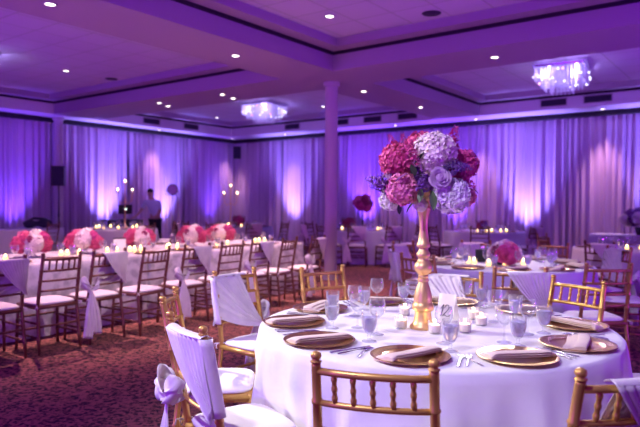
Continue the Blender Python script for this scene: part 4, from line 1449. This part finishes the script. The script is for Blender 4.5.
# local frame: -y toward the hall, x to his right side of the picture; he leans toward -x
J = [((0, 0, .95), (.15, .11)), ((-.03, -.01, 1.15), (.14, .10)), ((-.07, -.02, 1.36), (.17, .11)), ((-.095, -.03, 1.47), (.07, .065)), ((-.12, -.045, 1.56), .055), ((-.135, -.05, 1.64), (.075, .09)), ((-.14, -.055, 1.72), (.07, .085)),
     ((-.27, -.03, 1.40), .055), ((-.38, -.10, 1.14), .042), ((-.52, -.22, .98), .03),
     ((.10, -.02, 1.38), .055), ((.16, -.04, 1.12), .042), ((.06, -.20, 1.00), .03),
     ((-.09, 0, .88), .085), ((-.11, -.02, .48), .058), ((-.11, .02, .08), .042), ((-.12, -.10, .04), .04),
     ((.09, 0, .88), .085), ((.11, -.01, .48), .058), ((.12, .03, .08), .042), ((.13, -.09, .04), .04)]
Eg = [(0, 1), (1, 2), (2, 3), (3, 4), (4, 5), (5, 6), (2, 7), (7, 8), (8, 9), (2, 10), (10, 11), (11, 12), (0, 13), (13, 14), (14, 15), (15, 16), (0, 17), (17, 18), (18, 19), (19, 20)]
for wrist, dr in ((9, Vector((-.7, -.55, -.25))), (12, Vector((-.6, -.7, -.1)))):
    dr.normalize()
    p = Vector(J[wrist][0])
    J.append((tuple(p + dr * .06), (.034, .018))); palm = len(J) - 1; Eg.append((wrist, palm))
    sd = dr.cross(Vector((0, 0, 1))).normalized()
    for q in range(5):
        off = sd * (-.03 + q * .017)
        L = (.05, .062, .068, .062, .048)[q]
        d2 = (dr + Vector((0, 0, -.35)) + (sd * -.9 if q == 0 else Vector())).normalized()
        a = p + dr * (.085 if q else .05) + off
        J.append((tuple(a), .009)); J.append((tuple(a + d2 * L * .6), .008)); J.append((tuple(a + d2 * L + Vector((0, 0, -.012))), .007))
        n_ = len(J)
        Eg += [(palm, n_ - 3), (n_ - 3, n_ - 2), (n_ - 2, n_ - 1)]
skin_body('body', J, Eg, 'skin', t)
skin_body('shirt', [((0, 0, .93), (.165, .125)), ((-.03, -.01, 1.15), (.16, .12)), ((-.07, -.02, 1.36), (.185, .125)), ((-.09, -.03, 1.46), (.08, .075)), ((-.27, -.03, 1.40), .075), ((-.35, -.08, 1.20), .062), ((.10, -.02, 1.38), .075), ((.15, -.035, 1.17), .062)],
          [(0, 1), (1, 2), (2, 3), (2, 4), (4, 5), (2, 6), (6, 7)], 'shirt_white', t)
skin_body('trousers', [((0, 0, .93), (.158, .12)), ((-.09, 0, .86), .10), ((-.11, -.02, .48), .075), ((-.11, .02, .06), .06), ((.09, 0, .86), .10), ((.11, -.01, .48), .075), ((.12, .03, .06), .06)], [(0, 1), (1, 2), (2, 3), (0, 4), (4, 5), (5, 6)], 'trouser_dark', t)
mb = MB(); mb.ball((-.135, -.035, 1.715), .098, 16, (.86, 1.02, .78)); link('hair', mb.mesh('hair', 'hair_dark'), t)
mb = MB()
for sx in (-1, 1):
    mb.ball((-.135 + sx * .032, -.128, 1.675), .010, 8)
link('eyes', mb.mesh('eyes', 'hair_dark'), t)
mb = MB(); mb.tube([(-.135, -.125, 1.68), (-.135, -.152, 1.645), (-.135, -.13, 1.635)], [.008, .014, .010], 8); link('nose', mb.mesh('nose', 'skin'), t)
mb = MB(); mb.tube([(-.16, -.125, 1.605), (-.135, -.134, 1.602), (-.11, -.125, 1.605)], .006, 6); link('mouth', mb.mesh('mouth', 'wine'), t)
for sx in (-1, 1):
    mb = MB(); mb.ball((-.137 + sx * .085, -.045, 1.66), .028, 8, (.4, .7, 1.1)); link('ear', mb.mesh('ear', 'skin'), t)

# lilac bush on the right side table
t = thing('potted_bush', 'bushy lilac plant on the side table at the right edge', 'plant', (-2.15, 14.3, TZ))
link('pot', lathe_me('pot', [(0, 0), (.16, 0), (.2, .16), (.18, .16), (0, .14)], 'dark_cloth', 20), t)
rg = random.Random(5)
for q in range(16):
    a = q * 2.4; r_ = .42 * sqrt((q + .5) / 16)
    link('bloom', BL_['violet' if q % 3 else 'lavender_white'], t, (r_ * cos(a) * 1.2, r_ * sin(a) * .6, .30 + .14 * (1 - r_ / .42) + rg.uniform(-.05, .05)), (q, 0, 0), None, rg.uniform(.10, .15))
for q in range(14):
    v = Vector((cos(q * .45), sin(q * .45) * .6, .5 + .3 * (q % 3)))
    link('leaf', LEAF['leaf_dark'], t, (0, 0, .16), v.to_track_quat('Y', 'Z').to_euler(), None, .42)
